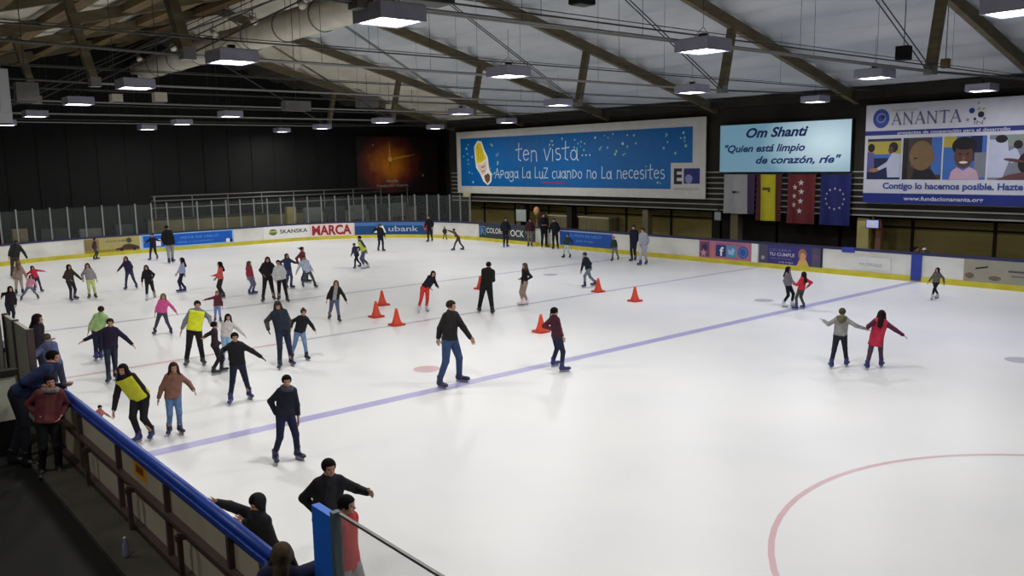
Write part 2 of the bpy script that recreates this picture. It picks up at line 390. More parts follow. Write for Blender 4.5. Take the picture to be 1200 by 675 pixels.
# ------------------------------------------------------------------ roof trusses
def make_truss(y):
    root = empty('roof_truss', (XM, y, 6.8), None, 'roof truss', 'roof trusses spanning the hall')
    for sgn in (-1, 1):
        e = (XM + sgn * 17.9, y, 6.73); t = (XM, y, ZR)
        b = MB(); b.bar(e, (XM + sgn * 0.001, y, ZR), 0.2, 0.36, TIMBER); part(b, 'rafter', root)
        top = (XM + sgn * 9.4, y, roof_z(XM + 9.4) - .1); bot = (XM + sgn * 8.9, y, 6.75)
        b = MB(); b.bar(top, bot, 0.2, 0.26, TIMBER, up=(0, 1, 0)); st = part(b, 'strut', root)
        b = MB(); b.box((bot[0] - .13, y - .135, 6.66), (bot[0] + .13, y + .135, 6.9), STEEL); part(b, 'gusset_plate', st, 'grey steel plate at the foot of the strut')
        for dy in (-.07, .07):
            b = MB(); b.tube([(bot[0], y + dy, 6.75), (e[0], y + dy, 6.9)], 0.022, STEELDK, 6); part(b, 'tie_rod', root)
            b = MB(); b.tube([(bot[0], y + dy, 6.75), (XM + sgn * .3, y + dy, ZR - .2)], 0.018, STEELDK, 6); part(b, 'tie_rod', root)
    for dy in (-.09, .09):
        b = MB(); b.tube([(XM - 8.9, y + dy, 6.75), (XM + 8.9, y + dy, 6.75)], 0.024, STEEL, 6); part(b, 'tie_rod', root)
    for k in (-5.9, -2.95, 2.95, 5.9):
        b = MB(); b.tube([(XM + k, y, 6.75), (XM + k, y, roof_z(XM + k) - .1)], 0.005, STEELDK, 5); part(b, 'hanger', root)
    return root
T0 = make_truss(10.8)
TL = ['roof truss nearest the camera, its twin tie rods crossing above the whole hall', 'roof truss second from the camera, above the white projection screen',
      'roof truss third from the camera, ending above the right half of the blue banner', 'roof truss fourth from the camera, ending above the middle of the blue banner',
      'roof truss fifth from the camera, ending above the left end of the blue banner', 'last roof truss, close to the black end wall']
T0['label'] = TL[0]
for i in range(1, 6): copy_tree(T0, (XM, 10.8 + 6.85 * i, 6.8), TL[i])

# long conduits the lamps hang on
b = MB(); b.tube([(-2.4, 0, 0), (32.6, 0, 0)], 0.017, STEELDK, 6); 
for q in (-0.35,): b.tube([(-2.4, q, 0.0), (32.6, q, 0.0)], 0.009, STEELDK, 5)
for x in (1, 10, 18, 26): b.tube([(x, 0, 0), (x, 0, roof_z(x) - 6.95)], 0.005, STEELDK, 5)
cd = thing(b, 'light_rail', (0, 0, 0), 'thin dark lamp rail across the hall, nearest the camera', 'rail', 'rails carrying the ceiling lamps'); cd.location = (0, 11.0, 6.95)
for y, w_ in zip((16.6, 23.0, 29.2, 35.9, 42.4, 46.6), ('second', 'third', 'fourth', 'fifth', 'sixth', 'last')): copy_tree(cd, (0, y, 6.95), 'thin dark lamp rail across the hall, %s from the camera' % w_)

# ------------------------------------------------------------------ ceiling lamps
HOUS = mat('lamp_housing', (150, 150, 168), 0.45, metal=0.0, noise=0.08, scale=6); REFL = mat('lamp_reflector', (150, 150, 190), 0.3)
DIFF = mat('lamp_diffuser', (255, 255, 255), 0.5, emit=12)
def make_lamp(x, y, z):
    b = MB(); s = 0.38; t = 0.355
    v = [(x + a * t, y + c * t, z + .24) for a, c in ((-1, -1), (1, -1), (1, 1), (-1, 1))] + [(x + a * s, y + c * s, z + .22) for a, c in ((-1, -1), (1, -1), (1, 1), (-1, 1))] + [(x + a * s, y + c * s, z) for a, c in ((-1, -1), (1, -1), (1, 1), (-1, 1))]
    b.add(v, [(0, 1, 2, 3)] + [(i + 4, (i + 1) % 4 + 4, (i + 1) % 4, i) for i in range(4)] + [(i + 8, (i + 1) % 4 + 8, (i + 1) % 4 + 4, i + 4) for i in range(4)], HOUS)
    k = .34
    b.add([(x + a * s, y + c * s, z) for a, c in ((-1, -1), (1, -1), (1, 1), (-1, 1))] + [(x + a * k, y + c * k, z) for a, c in ((-1, -1), (1, -1), (1, 1), (-1, 1))], [(i, (i + 1) % 4, (i + 1) % 4 + 4, i + 4) for i in range(4)], HOUS)
    root = thing(b, 'ceiling_lamp', (x, y, z), None, 'ceiling lamp', 'square lamps hanging over the rink')
    b = MB(); b.add([(x + a * k, y + c * k, z + .015) for a, c in ((-1, -1), (1, -1), (1, 1), (-1, 1))], [(3, 2, 1, 0)], DIFF); part(b, 'diffuser', root, 'glowing white diffuser')
    b = MB(); b.box((x - .06, y - .06, z + .24), (x + .06, y + .06, z + .34), STEELDK); part(b, 'ballast_box', root)
    b = MB()
    for a in (-1, 1): b.tube([(x + a * .28, y, z + .24), (x + a * .02, y, z + .45)], 0.006, STEELDK, 5)
    b.tube([(x, y, z + .44), (x, y, z + 1.1)], 0.005, STEELDK, 5); part(b, 'suspension_wire', root)
    return root
lamp0 = make_lamp(0, 0, LAMP_Z)
LD = bpy.data.lights.new('lamp_light', 'AREA'); LD.shape = 'SQUARE'; LD.size = 0.66; LD.energy = LAMP_W; LD.color = LAMP_COLOR
LDC = LD.copy(); LDC.energy = LAMP_W * 0.85; LDC.color = (0.95, 0.96, 1.06)   # near-right lamps, dimmed and tinted blue to cool the ice there
LDS = LD.copy(); LDS.energy = LAMP_W * 0.55        # two dimmer lamps over the walkway
LLAB = {0: 'big square lamp nearest the camera, at the top edge above the duct end', 6: 'lamp half cut off by the top right corner of the picture', 8: 'grey box lamp, only faintly lit, left of the brightest right-hand truss strut',
        7: 'bright square lamp hanging on V wires above the gap between blue banner and white screen', 1: 'second nearest lamp of the left row, by the pale duct', 2: 'third lamp of the left row, left of the pale duct',
        3: 'fourth lamp of the left row, against the black wall', 4: 'fifth lamp of the left row, small, against the black wall', 5: 'farthest lamp of the left row, at the left edge of the picture',
        12: 'lamp hanging above the white foundation banner logo', 13: 'lamp hanging just above the right end of the blue banner', 14: 'lamp hanging above the middle of the blue banner',
        15: 'lamp above the left part of the blue banner, beside a strut foot', 16: 'lamp left of the blue banner, above the dark star poster', 17: 'small lamp at a strut foot left of the dark star poster', 18: 'tiny lamp farthest down the third row, before the black wall',
        19: 'lamp above the top edge of the foundation banner near its middle', 20: 'lamp just above the white projection screen', 21: 'small lamp touching the top edge of the blue banner at its left', 22: 'small lamp right above the dark star poster',
        9: 'small lamp of the second row below the duct, against the black wall', 10: 'smaller lamp behind the second row, against the black wall', 11: 'tiny farthest lamp of the second row against the black wall'}
for i, (x, y) in enumerate(LAMPS):
    lo = lamp0 if i == 0 else copy_tree(lamp0, (x, y, LAMP_Z))
    lo.location = (x, y, LAMP_Z); lo['label'] = LLAB.get(i, 'square hanging lamp above the %s, overhead and out of view' % {23: 'gate post', 24: 'walkway by the gate', 25: 'walkway by the low partition', 26: 'red circle side of the ice'}.get(i, 'ice behind the camera'))
    l = bpy.data.objects.new('lamp_light', LDS if x < 0 else LDC if x > 20 and y < 20 else LD); COL.objects.link(l); l.location = (x, y, LAMP_Z + 0.005); l.parent = None

# ------------------------------------------------------------------ rink boards along the path left side - end - right side
LSEG = [23.3, CR * math.pi / 2, RX1 - RX0 - 2 * CR, CR * math.pi / 2, 47.3]
def path(s, off=0.0):
    """point on the inner face, off metres towards the ice"""
    for k, L in enumerate(LSEG):
        if s <= L or k == 4: break
        s -= L
    if k == 0: return (RX0 + off, RY1 - CR - LSEG[0] + s)
    if k == 1: a = math.pi - s / CR; c = (RX0 + CR, RY1 - CR)
    if k == 2: return (RX0 + CR + s, RY1 - off)
    if k == 3: a = math.pi / 2 - s / CR; c = (RX1 - CR, RY1 - CR)
    if k == 4: return (RX1 - off, RY1 - CR - s)
    return (c[0] + (CR - off) * math.cos(a), c[1] + (CR - off) * math.sin(a))
def ribbon(mb, s0, s1, o0, o1, z0, z1, m, step=0.6):
    """solid strip following the boards from s0 to s1, offsets o0..o1, heights z0..z1"""
    n = max(1, int((s1 - s0) / step)); vs = []
    for i in range(n + 1):
        s = s0 + (s1 - s0) * i / n
        for o, z in ((o0, z0), (o1, z0), (o1, z1), (o0, z1)): p = path(s, o); vs.append((p[0], p[1], z))
    fs = [(4 * i + j, 4 * i + (j + 1) % 4, 4 * i + 4 + (j + 1) % 4, 4 * i + 4 + j) for i in range(n) for j in range(4)]
    fs += [(3, 2, 1, 0), (4 * n, 4 * n + 1, 4 * n + 2, 4 * n + 3)]
    mb.add(vs, fs, m)
BT = 0.96
S_A = [0, LSEG[0], LSEG[0] + LSEG[1], LSEG[0] + LSEG[1] + LSEG[2], sum(LSEG[:4]), sum(LSEG)]
SECT = [(S_A[0] + 3.05, S_A[1], 'white rink board along the left side, hidden behind the skaters on the left', CAPNAVY),
        (S_A[1], S_A[2], 'curved white rink board at the far left corner, glass posts above it', CAPNAVY),
        (S_A[2], S_A[3], 'white rink board along the far end, behind the bright blue advert', CAPNAVY),
        (S_A[3], S_A[4], 'curved rink board at the far right corner below the star poster', CAPNAVY),
        (S_A[4], S_A[5], 'long white rink board along the right side below the banners', CAPNAVY)]
for s0, s1, lab, capm in SECT:
    b = MB(); ribbon(b, s0, s1, -0.1, 0.0, 0.0, BT, BOARDW); o = path((s0 + s1) / 2)
    rb = thing(b, 'rink_board', (o[0], o[1], 0), lab, 'rink board', 'rink boards around the ice')
    b = MB(); ribbon(b, s0, s1, 0.0, 0.03, 0.0, 0.2, KICK); part(b, 'kick_plate', rb, 'yellow kick plate')
    b = MB(); ribbon(b, s0, s1, -0.14, 0.03, BT, BT + 0.09, capm); part(b, 'cap_rail', rb, 'dark blue cap rail')

# ------------------------------------------------------------------ adverts fixed to the boards
def board_art(s0, s1, name, label, base, z0=0.2, z1=BT, group='adverts on the rink boards', thick=0.02):
    a = Art(lambda u, v, d: (*path(s0 + u, 0.012 + thick + d), z0 + v)); a.curved = True; a.W = s1 - s0; a.H = z1 - z0
    ribbon(a.mb, s0, s1, 0.012, 0.012 + thick, z0, z1, base, 0.4)
    a.name = name; a.label = label; a.o = (*path((s0 + s1) / 2), 0); a.group = group
    a.done = lambda: thing(a.mb, name, a.o, label, 'advert', group)
    return a
def P(name, c, rough=0.5): return mat('print_' + name, c, rough, noise=0.05, scale=3, spec=0.3)
INK = P('ink', (24, 26, 40)); 
a = board_art(36.46, 39.2, 'board_advert', 'beige and ochre advert with a dark car, left of the bright blue advert', P('ochre', (168, 156, 100)), thick=.02)
a.rect(0, 0, a.W, .14, P('ochre_dark', (150, 136, 50))); a.rect(.0, .14, .7, .7, P('brownish', (132, 116, 76)))
a.text('COCHES', 1.05, .5, .1, INK, 1.1)
a.poly([(1.5, .06), (2.7, .06), (2.7, .2), (2.45, .3), (2.2, .36), (1.95, .34), (1.8, .2), (1.5, .14)], P('car_brown', (74, 50, 40)), .008)
a.disc(1.8, .08, .08, INK, .012); a.disc(2.45, .08, .08, INK, .012); a.star(2.2, .55, .2, P('dkgreen', (60, 70, 52)), .008, 7, .5); a.done()
a = board_art(39.3, 44.4, 'board_advert', 'bright blue advert with a pale blue border, behind the skater in the long black coat', P('border_blue', (150, 190, 228)))
BB = P('bright_blue', (16, 88, 186)); a.rect(.08, .07, a.W - .08, a.H - .05, BB)
LB = P('light_blue', (100, 160, 226))
a.rect(.75, .12, 1.0, .5, WHITE, .008); a.text('PISTA DE HIELO', 2.1, .42, .13, LB, 2.1, .008); a.text('clases y cumpleaños', 1.9, .2, .1, LB, 2.0, .008); a.disc(4.75, .16, .12, WHITE, .008); a.disc(4.95, .14, .09, INK, .009); a.done()
a = board_art(46.2, 49.1, 'board_advert', 'white advert with a green and grey emblem and black capital letters', P('white2', (226, 226, 222)))
a.disc(.62, .42, .26, P('emb_grey', (96, 100, 96)), .006, .18); a.rect(.36, .42, .88, .5, P('emb_yel', (190, 190, 50)), .009); a.rect(.4, .34, .84, .4, P('emb_grn', (90, 130, 60)), .009)
a.text('SKANSKA', 1.05, .32, .23, INK, 1.72, .008, bold=.015); a.done()
a = board_art(49.15, 51.8, 'board_advert', 'advert with big dark red block letters on pale pink', P('palepink', (226, 206, 204)))
a.text('MARCA', .1, .1, .56, P('darkred', (150, 28, 44)), 2.4, .008, bold=.035); a.done()
a = board_art(51.85, 56.9, 'board_advert', 'dark blue bank advert on the curved corner, red at its right end', P('bank_blue', (26, 66, 120)))
a.rect(0, .55, a.W, a.H, P('bank_blue_light', (60, 112, 166)), .005); a.poly([(1.15, .12), (1.75, .58), (1.95, .12)], WHITE, .009); a.poly([(1.0, .12), (1.5, .5), (1.2, .12)], P('bank_dark', (20, 30, 90)), .01)
a.text('ubank', 2.1, .2, .33, P('bank_text', (170, 186, 206)), 1.95, .009, bold=.01)
a.disc(4.75, .5, .34, P('bank_red', (168, 62, 66)), .009, .3); a.rect(4.6, .0, 5.0, .3, P('bank_purple', (70, 40, 96)), .01); a.done()
a = board_art(60.7, 65.6, 'board_advert', 'dark green-grey advert with thin white serif capitals behind the group of standing skaters', P('dark_green', (44, 56, 56)))
a.rect(.12, .16, .16, .66, LB, .008); a.rect(.12, .62, .62, .66, LB, .008); a.rect(.58, .16, .62, .66, LB, .008); a.text('R', .24, .22, .34, LB, .25, .008)
a.text('COLOR', .72, .3, .3, WHITE, 1.35, .008); a.text('STOCK', 2.3, .22, .36, WHITE, 1.7, .008); a.text('A', 4.3, .2, .24, WHITE, .3, .008); a.done()
a = board_art(67.55, 71.25, 'board_advert', 'plain deep blue advert below the tan column on the right side', P('deep_blue', (28, 76, 160)))
a.text('TU PISTA DE HIELO', .7, .46, .12, LB, 2.3, .008); a.text('todo el año', 1.2, .22, .11, LB, 1.2, .008); a.rect(0, .7, a.W, a.H, P('pale_edge', (150, 166, 196)), .006); a.done()
a = board_art(76.5, 79.18, 'board_advert', 'pink advert with three blue social media squares', P('pink', (176, 110, 136)))
a.rect(.05, .05, .55, .7, P('mauve', (104, 72, 104)), .006); a.disc(.3, .45, .14, P('mauve_dark', (60, 46, 74)), .009); a.star(.25, .2, .2, P('pink_lt', (196, 140, 156)), .01)
a.poly([(.6, .04), (.75, .7), (.85, .04)], P('salmon', (202, 120, 108)), .008)
a.rect(.9, .1, 1.42, .6, P('fb', (40, 56, 118)), .008); a.text('f', 1.1, .15, .36, WHITE, .2, .012, bold=.03)
a.rect(1.45, .1, 1.95, .6, P('tw', (84, 142, 184)), .008); a.poly([(1.55, .22), (1.8, .2), (1.88, .44), (1.76, .5), (1.66, .38), (1.53, .46)], P('tw_bird', (150, 190, 214)), .012)
a.disc(2.28, .35, .26, P('ring_blue', (52, 84, 152)), .008); a.ring(2.28, .35, .15, .2, P('ring_lt', (84, 122, 184)), .012); a.text('siguenos en', .9, .63, .07, P('mauve', (104, 72, 104)), 1.3, .009); a.done()
b = MB(); ribbon(b, 79.2, 79.5, 0.012, 0.05, 0.18, BT, P('white2', (226, 226, 222))); o = path(79.35); thing(b, 'board_strip', (o[0], o[1], 0), 'narrow white upright strip between the pink and the purple adverts', 'board strip')
a = board_art(79.55, 82.4, 'board_advert', 'purple advert with white letters and a fair-haired child at its right', P('purple', (58, 52, 116)))
a.rect(0, 0, .42, a.H, P('greyviolet', (78, 74, 96)), .006); a.disc(.2, .22, .08, P('greylt', (150, 150, 160)), .008)
PT = P('purple_text', (190, 190, 214)); a.text('CELEBRA', .5, .52, .1, P('purple_dim', (120, 118, 160)), 1.0, .008); a.text('TU CUMPLE', .5, .33, .13, PT, 1.15, .008, bold=.02); a.text('con nosotros', .55, .2, .08, P('purple_dim', (120, 118, 160)), 1.0, .008); a.text('y tus amigos', .95, .06, .08, PT, .65, .008)
a.disc(2.0, .45, .19, P('hair_fair', (150, 110, 76)), .008, .24); a.disc(2.02, .36, .12, P('skin_print', (206, 150, 110)), .012, .17); a.poly([(1.75, 0), (2.3, 0), (2.16, .26), (1.88, .26)], P('yellow_print', (206, 170, 90)), .01)
a.rect(2.4, 0, 2.78, a.H, P('greyviolet', (78, 74, 96)), .006); a.disc(2.58, .4, .12, P('mauve', (104, 72, 104)), .009); a.rect(2.78, 0, 2.85, a.H, INK, .008); a.done()
a = board_art(87.65, 92.5, 'board_advert', 'grey and brown faded advert at the right edge of the picture', P('greybrown', (150, 146, 130)))
a.poly([(.35, .42), (.75, .5), (.8, .56), (.4, .48)], INK, .008); a.disc(1.0, .16, .2, P('brown_p', (112, 96, 76)), .008, .08); a.disc(.2, .2, .15, P('brown_p', (112, 96, 76)), .008, .1)
a.rect(1.4, .4, 2.4, .46, P('greyviolet', (78, 74, 96)), .008); a.rect(1.5, .25, 2.6, .3, P('moss', (110, 112, 84)), .008); a.rect(1.9, .05, 3.2, .2, P('maroonp', (84, 52, 52)), .008); a.done()
b = MB(); ribbon(b, 85.86, 86.22, 0.012, 0.06, 0.05, BT + .02, mat('pad_blue', (38, 58, 150), .5, noise=.1, scale=3)); o = path(86); thing(b, 'board_pad', (o[0], o[1], 0), 'blue upright pad on the right boards where the wide blue line ends', 'board pad')
b = MB(); ribbon(b, 83.2, 83.7, -0.15, 0.05, BT - .08, BT + .1, MATS['pad_blue']); o = path(83.4); thing(b, 'cap_pad', (o[0], o[1], 0), 'small blue pad folded over the top of the right boards', 'board pad')
for s in (84.3,):                                                       # faint print on the white board
    a = board_art(s - .6, s + .8, 'board_print', 'faint grey print on the white board left of the blue upright pad', P('offwhite', (212, 212, 208)), .3, .75)
    a.text('PATINAJE', .2, .12, .12, P('faint', (176, 174, 170)), .9, .008); a.done()

# ------------------------------------------------------------------ glass screen above the far boards
GLASS = mat('clear_glass', (150, 160, 156), 0.05, alpha=0.04, spec=0.2)
gs0, gs1, NP = 32.5, 59.84, 33
root = empty('glass_screen', (*path(46), BT), 'row of tall clear glass panes between grey posts above the far end boards', 'glass screen')
for i in range(NP + 1):
    s = gs0 + (gs1 - gs0) * i / NP; p = path(s, -0.04)
    b = MB(); b.bar((p[0], p[1], BT + .05), (p[0], p[1], 2.66), 0.06, 0.06, POSTM); part(b, 'post', root)
    if i < NP:
        b = MB(); q = path(s + (gs1 - gs0) / NP, -0.04); b.bar((p[0], p[1], 1.82), (q[0], q[1], 1.82), 0.012, 1.52, GLASS); part(b, 'glass_pane', root)

# raised walkway behind the far boards: rails, dark bench wall, doors
RAILM = mat('rail_grey', (112, 112, 108), 0.5, metal=0.3)
root = empty('walkway_railing', (22, 49.3, 1.6), 'long pale handrail of the raised walkway behind the glass at the far end', 'railing')
for z in (2.95, 2.7, 2.3):
    b = MB(); b.tube([(15.3, 49.42, z), (32.5, 49.42, z)], 0.035, RAILM, 8); part(b, 'rail', root)
b = MB(); b.tube([(15.3, 49.42, 2.95), (15.3, 48.9, 2.95), (15.3, 48.9, 2.6)], 0.035, RAILM, 8); part(b, 'rail_end', root)
for x in np.arange(15.5, 32.6, 2.1):
    b = MB(); b.tube([(x, 49.42, 1.7), (x, 49.42, 2.95)], 0.03, RAILM, 6); part(b, 'rail_post', root)
BACKW = noise_mat('walkway_front', [(0.25, (60, 56, 40)), (0.5, (96, 90, 64)), (0.8, (120, 112, 80))], 0.5, rough=0.8, stretch=(1, 1, 1))
b = MB(); b.box((15.0, 49.35, 0), (33, 49.45, 1.65), BACKW); b.box((15, 49.35, 1.6), (33, 49.98, 1.7), WALL_DARK)
thing(b, 'wall_walkway', (24, 49.4, 0), kind='structure')
# benches, crates and gear on the floor behind the far left boards
OL = [mat('gear_olive', (84, 82, 56), .8, noise=.2, scale=3), mat('gear_dark', (40, 42, 42), .8, noise=.2, scale=3), mat('gear_tan', (112, 100, 72), .8, noise=.2, scale=3), mat('gear_grey', (86, 88, 86), .7, noise=.2, scale=3)]
def locker(x, y, w, h, m, lab, cat='locker'):
    b = MB(); b.box((x - w / 2, y - .2, 0), (x + w / 2, y + .25, h), m); t = thing(b, 'locker', (x, y, 0), lab, cat, 'lockers and cabinets behind the far boards')
    for k in (0, 1):
        b = MB(); b.box((x - w / 2 + .03 + k * w / 2, y - .225, .08), (x + k * w / 2 - .03, y - .2, h - .06), m); d = part(b, 'door', t)
        b = MB(); b.box((x - .1 + k * .14, y - .25, h * .5), (x - .07 + k * .14, y - .225, h * .5 + .12), STEELDK); part(b, 'handle', d)
    return t
for x, wd, h, k, lab in ((6.4, .9, 1.75, 0, 'olive cabinet behind the glass at the far left corner'), (8.6, .7, 1.6, 2, 'tan cabinet behind the boards above the man with spread arms'), (10.2, 1.3, 1.5, 1, 'dark wide cabinet behind the far left glass'),
                         (11.9, 1.1, 1.4, 3, 'grey cabinet behind the beige advert'), (13.6, .9, 1.5, 1, 'dark cabinet behind the beige advert, by the walkway'),):
    locker(x, 49.0, wd, h, OL[k], lab)
b = MB(); b.box((23.2, 49.0, 0), (23.8, 49.3, 2.0), mat('door_yellow', (128, 120, 70), .6, noise=.1, scale=2)); b.box((23.7, 48.97, .95), (23.76, 49.0, 1.1), STEELDK)
thing(b, 'door_1', (23.5, 49.15, 0), kind='structure')
for i, (x, m) in enumerate(((25.0, 3), (26.6, 1), (28.2, 3), (29.8, 1), (31.3, 3))):
    b = MB(); b.box((x - .6, 49.0, .3), (x + .6, 49.3, 1.9), OL[m]); b.box((x - .52, 48.98, .4), (x + .52, 49.0, 1.0), OL[1]); b.box((x - .52, 48.98, 1.1), (x + .52, 49.0, 1.8), OL[m])
    b.box((x - .55, 49.0, 0), (x - .45, 49.3, .3), STEELDK); b.box((x + .45, 49.0, 0), (x + .55, 49.3, .3), STEELDK)
    thing(b, 'display_case', (x, 49.2, 0), 'dim grey wall case behind the far glass, %s from the yellow door' % ('first', 'second', 'third', 'fourth', 'fifth')[i], 'display case', 'cases behind the far glass')

# ------------------------------------------------------------------ star poster on the end wall
a = Art(wall_north(28.7, EY - 0.12, 2.5)); W_, H_ = 6.6, 3.9
a.mb.box((28.7, EY - 0.12, 2.5), (28.7 + W_, EY - .05, 2.5 + H_), P('poster_dark', (26, 14, 12)))
def nebula():
    m = bpy.data.materials.new('print_nebula'); m.use_nodes = True; nt = m.node_tree; b = nt.nodes['Principled BSDF']
    tc = nt.nodes.new('ShaderNodeTexCoord'); mp = nt.nodes.new('ShaderNodeMapping'); gr = nt.nodes.new('ShaderNodeTexGradient'); gr.gradient_type = 'SPHERICAL'
    mp.inputs['Location'].default_value = (0.25, 0, -0.02); mp.inputs['Scale'].default_value = (0.36, 0.3, 0.42)
    n = nt.nodes.new('ShaderNodeTexNoise'); n.inputs['Scale'].default_value = 1.1; mx = nt.nodes.new('ShaderNodeMath'); mx.operation = 'MULTIPLY_ADD'; mx.inputs[1].default_value = 0.5; 
    sb = nt.nodes.new('ShaderNodeMath'); sb.operation = 'ADD'; r = nt.nodes.new('ShaderNodeValToRGB'); mx.inputs[2].default_value = -0.25
    nt.links.new(tc.outputs['Object'], mp.inputs['Vector']); nt.links.new(mp.outputs['Vector'], gr.inputs['Vector']); nt.links.new(tc.outputs['Object'], n.inputs['Vector'])
    nt.links.new(n.outputs['Fac'], mx.inputs[0]); nt.links.new(gr.outputs['Fac'], sb.inputs[0]); nt.links.new(mx.outputs[0], sb.inputs[1]); nt.links.new(sb.outputs[0], r.inputs['Fac'])
    cr = r.color_ramp; cr.elements.new(.5)
    for e, (p_, c) in zip(cr.elements, ((.05, (30, 14, 12)), (.4, (110, 40, 18)), (.85, (226, 132, 24)))): e.position = p_; e.color = rgb(*c)
    nt.links.new(r.outputs['Color'], b.inputs['Base Color']); b.inputs['Roughness'].default_value = .6
    return m
NEB = nebula(); a.rect(.05, .05, W_ - .05, H_ - .05, NEB, .004)
G1 = P('star_gold', (236, 168, 50)); G2 = P('star_orange', (196, 116, 30)); cx, cyv = 2.6, 2.35
for ang, L, wd, m_ in ((90, 1.25, .1, G1), (270, 1.15, .12, G2), (8, 2.2, .1, G1), (180, 1.3, .08, G2), (150, 1.3, .07, G2), (25, .8, .06, G2), (215, .8, .06, G2), (330, .7, .05, G2)):
    q = math.radians(ang); nx, ny = -math.sin(q) * wd, math.cos(q) * wd
    a.poly([(cx + nx, cyv + ny), (cx - nx, cyv - ny), (cx + L * math.cos(q), cyv + L * math.sin(q))], m_, .008 + ang * 1e-5)
a.disc(cx, cyv, .16, P('star_core', (250, 220, 120)), .014); a.disc(5.25, 1.2, .07, P('star_small', (220, 150, 110)), .008); a.disc(1.3, 3.3, .06, P('star_small', (220, 150, 110)), .008)
PW = P('poster_text', (176, 166, 160)); a.text('Mozilla', 2.75, .8, .17, PW, .95, .01, align='c', bold=.02); a.text('Fundación Ananta', 2.75, .5, .17, PW, 2.5, .01, align='c', bold=.01)
thing(a.mb, 'wall_poster', (32.0, EY - .1, 4.5), 'dark poster with a glowing orange star on the black end wall', 'poster')

# ------------------------------------------------------------------ blue banner
BX = 33.0
a = Art(wall_east(BX - .06, 44.45, 2.6)); W_, H_ = 19.55, 3.84
FR = P('banner_frame', (196, 194, 188)); a.mb.box((BX - .06, 44.45 - W_, 2.6), (BX, 44.45, 2.6 + H_), FR)
NAVY = P('banner_blue', (4, 96, 164)); NAVYC = P('banner_blue_bright', (30, 120, 204))
a.rect(.42, .45, W_ - .75, H_ - .42, NAVY, .006)
random.seed(3)
DOT = [P('dot_cyan', (112, 176, 206)), P('dot_green', (140, 190, 150)), P('dot_white', (170, 206, 226))]
for k in range(44):
    u = random.uniform(8.6, 18.6); v = random.choice([random.uniform(2.15, 3.25), random.uniform(.6, .8) if u > 15 else random.uniform(2.2, 3.2)]); a.disc(u, v, random.uniform(.04, .085), random.choice(DOT), .01, n=8)
for k in range(24):
    u = random.choice([random.uniform(.7, 1.7), random.uniform(2.9, 4.2)]); a.disc(u, random.uniform(.6, 3.2), random.uniform(.05, .09), random.choice(DOT), .01, n=8)
# knitted cap figure: white outline, yellow cap, pale face, brown foot
OUT = P('cut_white', (236, 236, 230)); YL_ = P('cap_yellow', (226, 200, 36)); 
a.poly([(1.85, 2.9), (2.2, 3.25), (2.6, 3.2), (2.85, 2.7), (3.2, 2.2), (3.3, 1.5), (3.55, 1.2), (3.5, .75), (3.15, .5), (2.7, .75), (2.4, 1.2), (2.0, 1.6), (1.9, 2.2)], OUT, .012)
a.poly([(1.98, 2.85), (2.25, 3.12), (2.52, 3.08), (2.75, 2.6), (3.05, 2.15), (2.55, 1.9), (2.1, 1.85), (2.02, 2.3)], YL_, .016)
for k in range(3): a.stroke([(2.2 + k * .2, 2.95 - k * .1), (2.3 + k * .22, 2.05 + k * .02)], .035, P('cap_line', (150, 130, 30)), .02)
a.poly([(2.15, 1.8), (2.6, 1.82), (3.02, 2.02), (3.1, 1.5), (2.95, 1.25), (2.6, 1.15), (2.25, 1.5)], P('face_print', (226, 196, 178)), .016)
a.poly([(2.8, 1.1), (3.2, 1.25), (3.4, 1.1), (3.35, .8), (3.12, .62), (2.9, .8)], P('foot_brown', (112, 76, 60)), .018); a.stroke([(2.55, 1.6), (2.9, 1.7)], .05, INK, .02); a.stroke([(2.6, 1.35), (2.85, 1.4)], .04, INK, .02)
HW = P('hand_white', (196, 214, 226))
def u_of(Y): return 44.45 - Y
hand_text(a, 'ten vista', u_of(38.65), 1.95, 1.05, HW, 38.65 - 33.3, .062)
for k in range(3): a.disc(u_of(33.05) + k * .28, 2.2, .05, HW, .01, n=8)
hand_text(a, 'Apaga La LuZ cuanDo no La necesites', u_of(40.6), .95, .72, HW, 40.6 - 27.3, .05)
a.text('comerciales', u_of(36.3), .66, .13, P('scribble_red', (170, 50, 60)), 1.9, .012, bold=.03)
a.rect(W_ - 2.05, .3, W_ - .2, 1.72, FR, .014); a.text('E', W_ - 1.85, .72, .72, INK, .5, .018, bold=.03); a.rect(W_ - 1.25, .72, W_ - .3, 1.45, P('logo_navy', (34, 40, 110)), .018)
a.disc(W_ - .95, .95, .22, P('logo_lt', (130, 140, 190)), .022); a.text('asociación', W_ - 1.85, .42, .13, P('logo_grey', (120, 116, 130)), 1.5, .018)
for yy in (26, 30, 35, 40, 43.5): a.mb.box((BX, yy - .05, 2.9), (WXU - .001, yy + .05, 6.2), STEELDK)
bn = thing(a.mb, 'hanging_banner', (BX, 34.7, 4.5), 'long blue banner with white handwriting and a figure in a yellow knitted cap', 'banner')
b = MB(); b.box((BX - .1, 43.15, 2.35), (BX, 43.85, 2.72), P('patch_cream', (196, 190, 150))); part(b, 'junction_box', bn, 'small cream box under the lower left corner')

